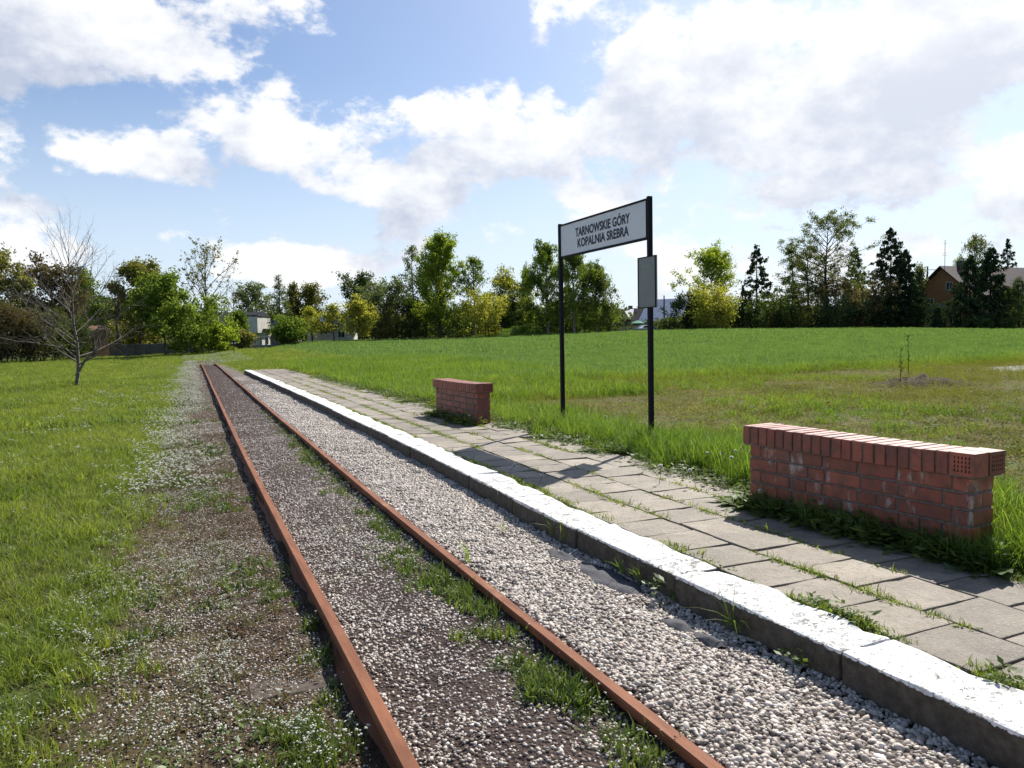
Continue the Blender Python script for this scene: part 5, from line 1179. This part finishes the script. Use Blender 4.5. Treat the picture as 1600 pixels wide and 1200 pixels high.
    for i in range(8): MB().box(i*L+.02, (i+1)*L-.02, -.04, .04, -.6, .75).build('board_panel', M_GREYW, fg, bevel=.01)
    x, y, z = at(996, 148); p = tag(empty('garden_parasol', (x, y, z)), 'open green garden parasol beside the yellow house', 'parasol')
    MB().tube([(0, 0, -.5), (0, 0, 2.35)], .03, 6).build('pole', M_POLE, p)
    cn = MB(); cn.v = [(0, 0, 2.4)]+[(1.5*math.cos(k*math.pi/4), 1.5*math.sin(k*math.pi/4), 1.85) for k in range(8)]+[(1.5*math.cos(k*math.pi/4), 1.5*math.sin(k*math.pi/4), 1.7) for k in range(8)]
    cn.f = [(0, 1+k, 1+(k+1) % 8) for k in range(8)]+[(1+k, 9+k, 9+(k+1) % 8, 1+(k+1) % 8) for k in range(8)]; cn.build('canopy', M_GREEN, p)
    for px, D, lb in ((1008, 147, 'silver car parked beside the green parasol'),):
        x, y, z = at(px, D); c = tag(empty('parked_car', (x, y, z), rad(20)), lb, 'car')
        MB().prism([(-2.0, .35), (2.0, .35), (2.05, .75), (1.3, .92), (.75, 1.38), (-1.1, 1.40), (-1.75, .95), (-2.05, .85)], -.8, .8).build('body', M_CAR, c, bevel=.05)
        MB().prism([(1.2, .95), (.72, 1.33), (-1.05, 1.34), (-1.6, .97)], -.812, .812).build('window', M_GLASS, c)
        for wx in (-1.25, 1.25):
            for wy in (-.72, .72): MB().tube([(wx, wy-.1, .32), (wx, wy+.1, .32)], .32, 12).build('wheel', M_BLACK, c)
    for px, yt, D, kind, lb in ((1038, 462, 128, 0, 'thin wooden pole in front of the tin roofed barn'), (1160, 446, 100, 1, 'braced wooden pole left of the lone spruce'), (1448, 417, 112, 2, 'wooden pole with wire arm beside the house gable')):
        x, y, z = at(px, D); H = CAM[2]+(horizon_y(px)-yt)*D/F_PX-z; p = tag(empty('utility_pole', (x, y, z)), lb, 'pole', 'wooden utility poles')
        MB().tube([(0, 0, -.5), (0, 0, H)], [.14, .10], 8).build('mast', M_POLE, p)
        if kind == 1: d = np.array([RT[0], RT[1]]); MB().tube([(d[0]*1.3, d[1]*1.3, -.5), (d[0]*.12, d[1]*.12, H-.3)], [.13, .10], 8).build('brace', M_POLE, p); MB().tube([(-d[0]*.5, -d[1]*.5, H-.5), (d[0]*.3, d[1]*.3, H-.5)], .05, 6).build('arm', M_POLE, p)
        if kind == 2: d = np.array([RT[0], RT[1]]); MB().tube([(-.1*d[0], -.1*d[1], H-.5), (d[0]*1.5, d[1]*1.5, H-.5)], .04, 6).build('arm', M_POLE, p)
    # distance signal beside the track
    x, y, z = at(365, 62); s = tag(empty('track_signal', (x, y, z), rad(-8)), 'small black track signal board with white marks on a short post', 'signal')
    MB().tube([(0, 0, -.3), (0, 0, .78)], .03, 8).build('post', M_BLACK, s); b = MB().box(-.24, .24, -.03, .03, .68, 1.10).build('board', M_BLACK, s, bevel=.02)
    for u in (-.11, .12): MB().tube([(u, -.031, .90), (u, -.045, .90)], .065, 10).build('white_mark', M_LAMP, b)
    # wooded hill on the skyline
    mt, g, o = new_mat('distant_wooded_hill'); pos = geo_pos(g); n = g.noise(pos, .06, 6, .7); principled(g, o, g.mix(g.ramp(n, .35, .65), (.05, .075, .045), (.10, .13, .06)), .95, n, 1.0, 4.0, spec=.05)
    xs = np.linspace(-700, 900, 160); rows = []; hc = []
    for k, (yy, zf) in enumerate(((620, 0), (650, .55), (690, .9), (740, 1.0), (860, .3), (980, 0))):
        hgt = 10+9*vnoise(xs, 0, .006, 61)+16*np.exp(-((xs-440)/130)**2)+2.2*vnoise(xs, k, .07, 62); rows.append(np.stack([xs, np.full_like(xs, yy), -1+hgt*zf], 1))
    V = np.concatenate(rows); nx = len(xs); idx = np.arange(len(V)).reshape(-1, nx); q = np.stack([idx[:-1, :-1], idx[:-1, 1:], idx[1:, 1:], idx[1:, :-1]], -1).reshape(-1, 4)
    a = rad(-14); V = V @ np.array([[math.cos(a), math.sin(a), 0], [-math.sin(a), math.cos(a), 0], [0, 0, 1]])
    tag(link('hills', np_mesh('hills', V, [q], True), None, mt), kind='structure')
    # grassy bank under the trees
    x, y, z = at(812, 100); V = []; nn = 24
    gx = np.linspace(-6, 6, nn); X, Y = np.meshgrid(gx, gx*.5); Z = 1.1*np.exp(-(X/3.4)**2-(Y/1.5)**2)+.25*vnoise(X+50, Y+50, 1.2, 63)*np.exp(-(X/4)**2-(Y/2)**2)-.12
    idx = np.arange(nn*nn).reshape(nn, nn); q = np.stack([idx[:-1, :-1], idx[:-1, 1:], idx[1:, 1:], idx[1:, :-1]], -1).reshape(-1, 4)
    tf = [blade_mesh('tuft', np.random.default_rng(64), 34, .45, .5, .05, .7, 2)]; rb = np.random.default_rng(65); kk = rb.choice(nn*nn, 420); PB = np.stack([X.ravel()[kk]+x, Y.ravel()[kk]+y, Z.ravel()[kk]+z], 1)+rb.normal(0, .12, (420, 3))*[1, 1, 0]
    scatter('bank_grass', PB, rb.uniform(.6, 1.3, 420), rb, tf, [G_['tall']], 'rough grass covering the bank below the trees', 'grass')
    o = link('grassy_bank', np_mesh('grassy_bank', np.stack([X.ravel()+x, Y.ravel()+y, Z.ravel()+z], 1), [q], True), None, mat_simple('bank_turf', (.07, .12, .022), (.035, .06, .014), 3, .95, .8, bdist=.1)); tag(o, kind='structure')
build_buildings()

# ------------------------------------------------------------------ near details
M_SOILM = mat_simple('dug_earth', (.060, .038, .021), (.020, .013, .008), 11, .97, 1.0, bdist=.06)
M_FELT = mat_simple('dark_geotextile', (.085, .085, .095), (.055, .055, .065), 90, .85, .4, bdist=.002)
M_STEM = mat_leaf('dandelion_stem', (.16, .15, .07), (.22, .20, .09), .3); M_DOWN = mat_leaf('dandelion_down', (.82, .81, .78), (.92, .91, .88), .6, (1, 1, 1))
def mound():
    rng = np.random.default_rng(91); n = 34; gx = np.linspace(-1, 1, n); X, Y = np.meshgrid(gx*1.6, gx*1.1); R = np.hypot(X/1.4, Y/.9)
    Z = np.clip(1-R**1.8, -.2, 1)*.26*(.5+.7*vnoise(X+9, Y+4, 1.7, 92))+(vnoise(X, Y, 8, 93)-.5)*.16*np.clip(1.2-R, 0, 1)-.03-.12*np.clip(R-1, 0, 1)
    x0, y0 = 14.4, 11.4; idx = np.arange(n*n).reshape(n, n); q = np.stack([idx[:-1, :-1], idx[:-1, 1:], idx[1:, 1:], idx[1:, :-1]], -1).reshape(-1, 4)
    a = rad(-23); ca, sa = math.cos(a), math.sin(a); V = np.stack([X*ca-Y*sa, X*sa+Y*ca, Z], -1).reshape(-1, 3)
    wd = [leaf_mesh('weed', rng, 26, .07, .14, .035) for _ in range(3)]; k = rng.choice(len(V), 70); k = k[V[k, 2] > -.02]
    scatter('mound_weeds', V[k]+np.array([x0, y0, float(ground_z(x0, y0))]), rng.uniform(.4, 1.0, len(k)), rng, wd, [G_['olive']], 'weeds creeping over the low earth mound', 'weeds')
    o = link('earth_mound', np_mesh('earth_mound', V, [q], True), None, M_SOILM); o.location = (x0, y0, float(ground_z(x0, y0))); tag(o, 'low mound of dug dark earth on the dry strip', 'mound')
    gx = np.linspace(-1, 1, 20); X, Y = np.meshgrid(gx*3.2, gx*1.3); x0, y0 = 24.0, 14.4; rr = np.hypot(X/3.2, Y/1.3)+(vnoise(X, Y, 1.1, 94)-.5)*.5
    Z = ground_z(X+x0, Y+y0)+.05*np.clip((.85-rr)*4, -1.5, 1); idx = np.arange(400).reshape(20, 20); q = np.stack([idx[:-1, :-1], idx[:-1, 1:], idx[1:, 1:], idx[1:, :-1]], -1).reshape(-1, 4)
    tag(link('gravel_patch', np_mesh('gravel_patch', np.stack([X.ravel()+x0, Y.ravel()+y0, Z.ravel()], 1), [q], True), None, mat_simple('grey_grit', (.34, .32, .30), (.20, .19, .18), 40, .95, .8)), kind='structure')
    for i, (px, D) in enumerate(((1408, 16.3), (1421, 17.0))):
        x, y, z = at(px, D); r2 = np.random.default_rng(95+i); (V, F), lf = grow(r2, 1.05 if i else .8, .07, .3, lambda t: .8, 14, lambda t: .35, 2, 90, .03, r0=.010, clump=.012)
        s = tag(empty('dead_stalk', (x, y, z)), ('taller' if i else 'shorter')+' dead brown weed stalk beside the earth mound', 'stalk'); link('stem', np_mesh('stem', V, [F], True), s, M_BARKD); link('seed_heads', np_mesh('seed_heads', lf[0], [lf[1]], False, None, {'v': lf[2]}), s, M_BARKD)
mound()
def cloth_scraps():
    rng = np.random.default_rng(96)
    for i, (x, y, a, b, lb) in enumerate(((2.04, 3.46, .10, .32, 'largest crumpled scrap of dark ground fabric by the kerb'), (2.01, 3.95, .06, .16, 'folded dark fabric scrap sticking up from the gravel'), (1.985, 2.77, .05, .11, 'small dark fabric hump lying in the gravel'), (1.995, 2.55, .04, .08, 'smallest dark fabric scrap half buried in gravel'))):
        n = 16; g1 = np.linspace(-1, 1, n); X, Y = np.meshgrid(g1*a, g1*b); R = np.hypot(X/a, Y/b)+(vnoise(X+i, Y, 12, 97)-.5)*.7+(vnoise(X+i, Y, 30, 99)-.5)*.4
        Z = .010+.026*np.abs(vnoise(X+i*3+Y*.6, Y+i, 16, 98)-.5)*2*np.clip(1.2-R, 0, 1)-.05*np.clip(R-.8, 0, 1)+(.05*np.clip(X/a, 0, 1)*np.clip(1-R, 0, 1) if i == 1 else 0)
        idx = np.arange(n*n).reshape(n, n); q = np.stack([idx[:-1, :-1], idx[:-1, 1:], idx[1:, 1:], idx[1:, :-1]], -1).reshape(-1, 4)
        o = link('fabric_scrap', np_mesh('fabric_scrap', np.stack([X, Y, Z], -1).reshape(-1, 3), [q], True), None, M_FELT); o.location = (x, y, float(bed_z(x, y))); tag(o, lb, 'fabric', 'ground fabric scraps')
cloth_scraps()
def dandelions():
    rng = np.random.default_rng(99)
    def head():
        V = []; F = []; va = []
        for _ in range(90):
            d = rng.normal(0, 1, 3); d /= np.linalg.norm(d); s = np.cross(d, rng.normal(0, 1, 3)); s /= np.linalg.norm(s); t = np.cross(d, s); c = d*.021; k = len(V); w = .0065
            V += [d*.004, c+s*w, c+t*w, c-s*w, c-t*w]; F += [(k, k+1, k+2), (k, k+2, k+3), (k, k+3, k+4), (k, k+4, k+1)]; va += [rng.random()]*4
        return np_mesh('seed_head', V, [np.array(F)], False, None, {'v': va})
    heads = [head() for _ in range(3)]
    L = [(946, 651, 7.9, 'dandelion clock in tall grass between the two signposts'), (1032, 728, 5.9, 'dandelion clock low at the paving edge before the near signpost'), (1171, 732, 4.9, 'large dandelion clock leaning against the end of the smeared bench'), (1143, 715, 5.3, 'lower of two paired dandelion clocks left of the smeared bench'),
         (1149, 705, 5.4, 'higher of two paired dandelion clocks left of the smeared bench'), (1105, 708, 5.6, 'dandelion clock in the grass between signpost and smeared bench'), (733, 649, 10.5, 'dandelion clock at the foot of the plainer bench'), (847, 743, 6.5, 'dandelion clock growing from the paving by the kerb'), (804, 727, 6.9, 'thin dandelion clock in the shadow of the sign on the paving'), (1188, 767, 4.5, 'short dandelion clock at the dark foot of the smeared bench'), (1078, 735, 5.5, 'small dandelion clock among edge weeds before the bench')]
    for i, (px, py, D, lb) in enumerate(L):
        d = px_dir(px, py); gz = .175; p = CAM+d*((CAM[2]-gz-float(rng.uniform(.10, .20) if i not in (7, 8) else .06))/-d[2])
        gz = max(float(ground_z(p[0], p[1])), .15 if p[0] > 3.9 else .185)
        bx, by = p[0]+rng.normal(0, .03), p[1]+rng.normal(0, .03)
        r = tag(empty('dandelion_clock', (bx, by, gz-.01)), lb, 'dandelion', 'dandelion clocks'); t = Vector((p[0]-bx, p[1]-by, p[2]-gz+.01))
        me = MB().tube([(0, 0, 0), tuple(t*.5+Vector((.008, 0, 0))), tuple(t)], .0022, 5).mesh('stem'); link('stem', me, r, M_STEM)
        o = link('seed_head', heads[i % 3], r, M_DOWN); o.location = t; o.scale = (.7,)*3
dandelions()
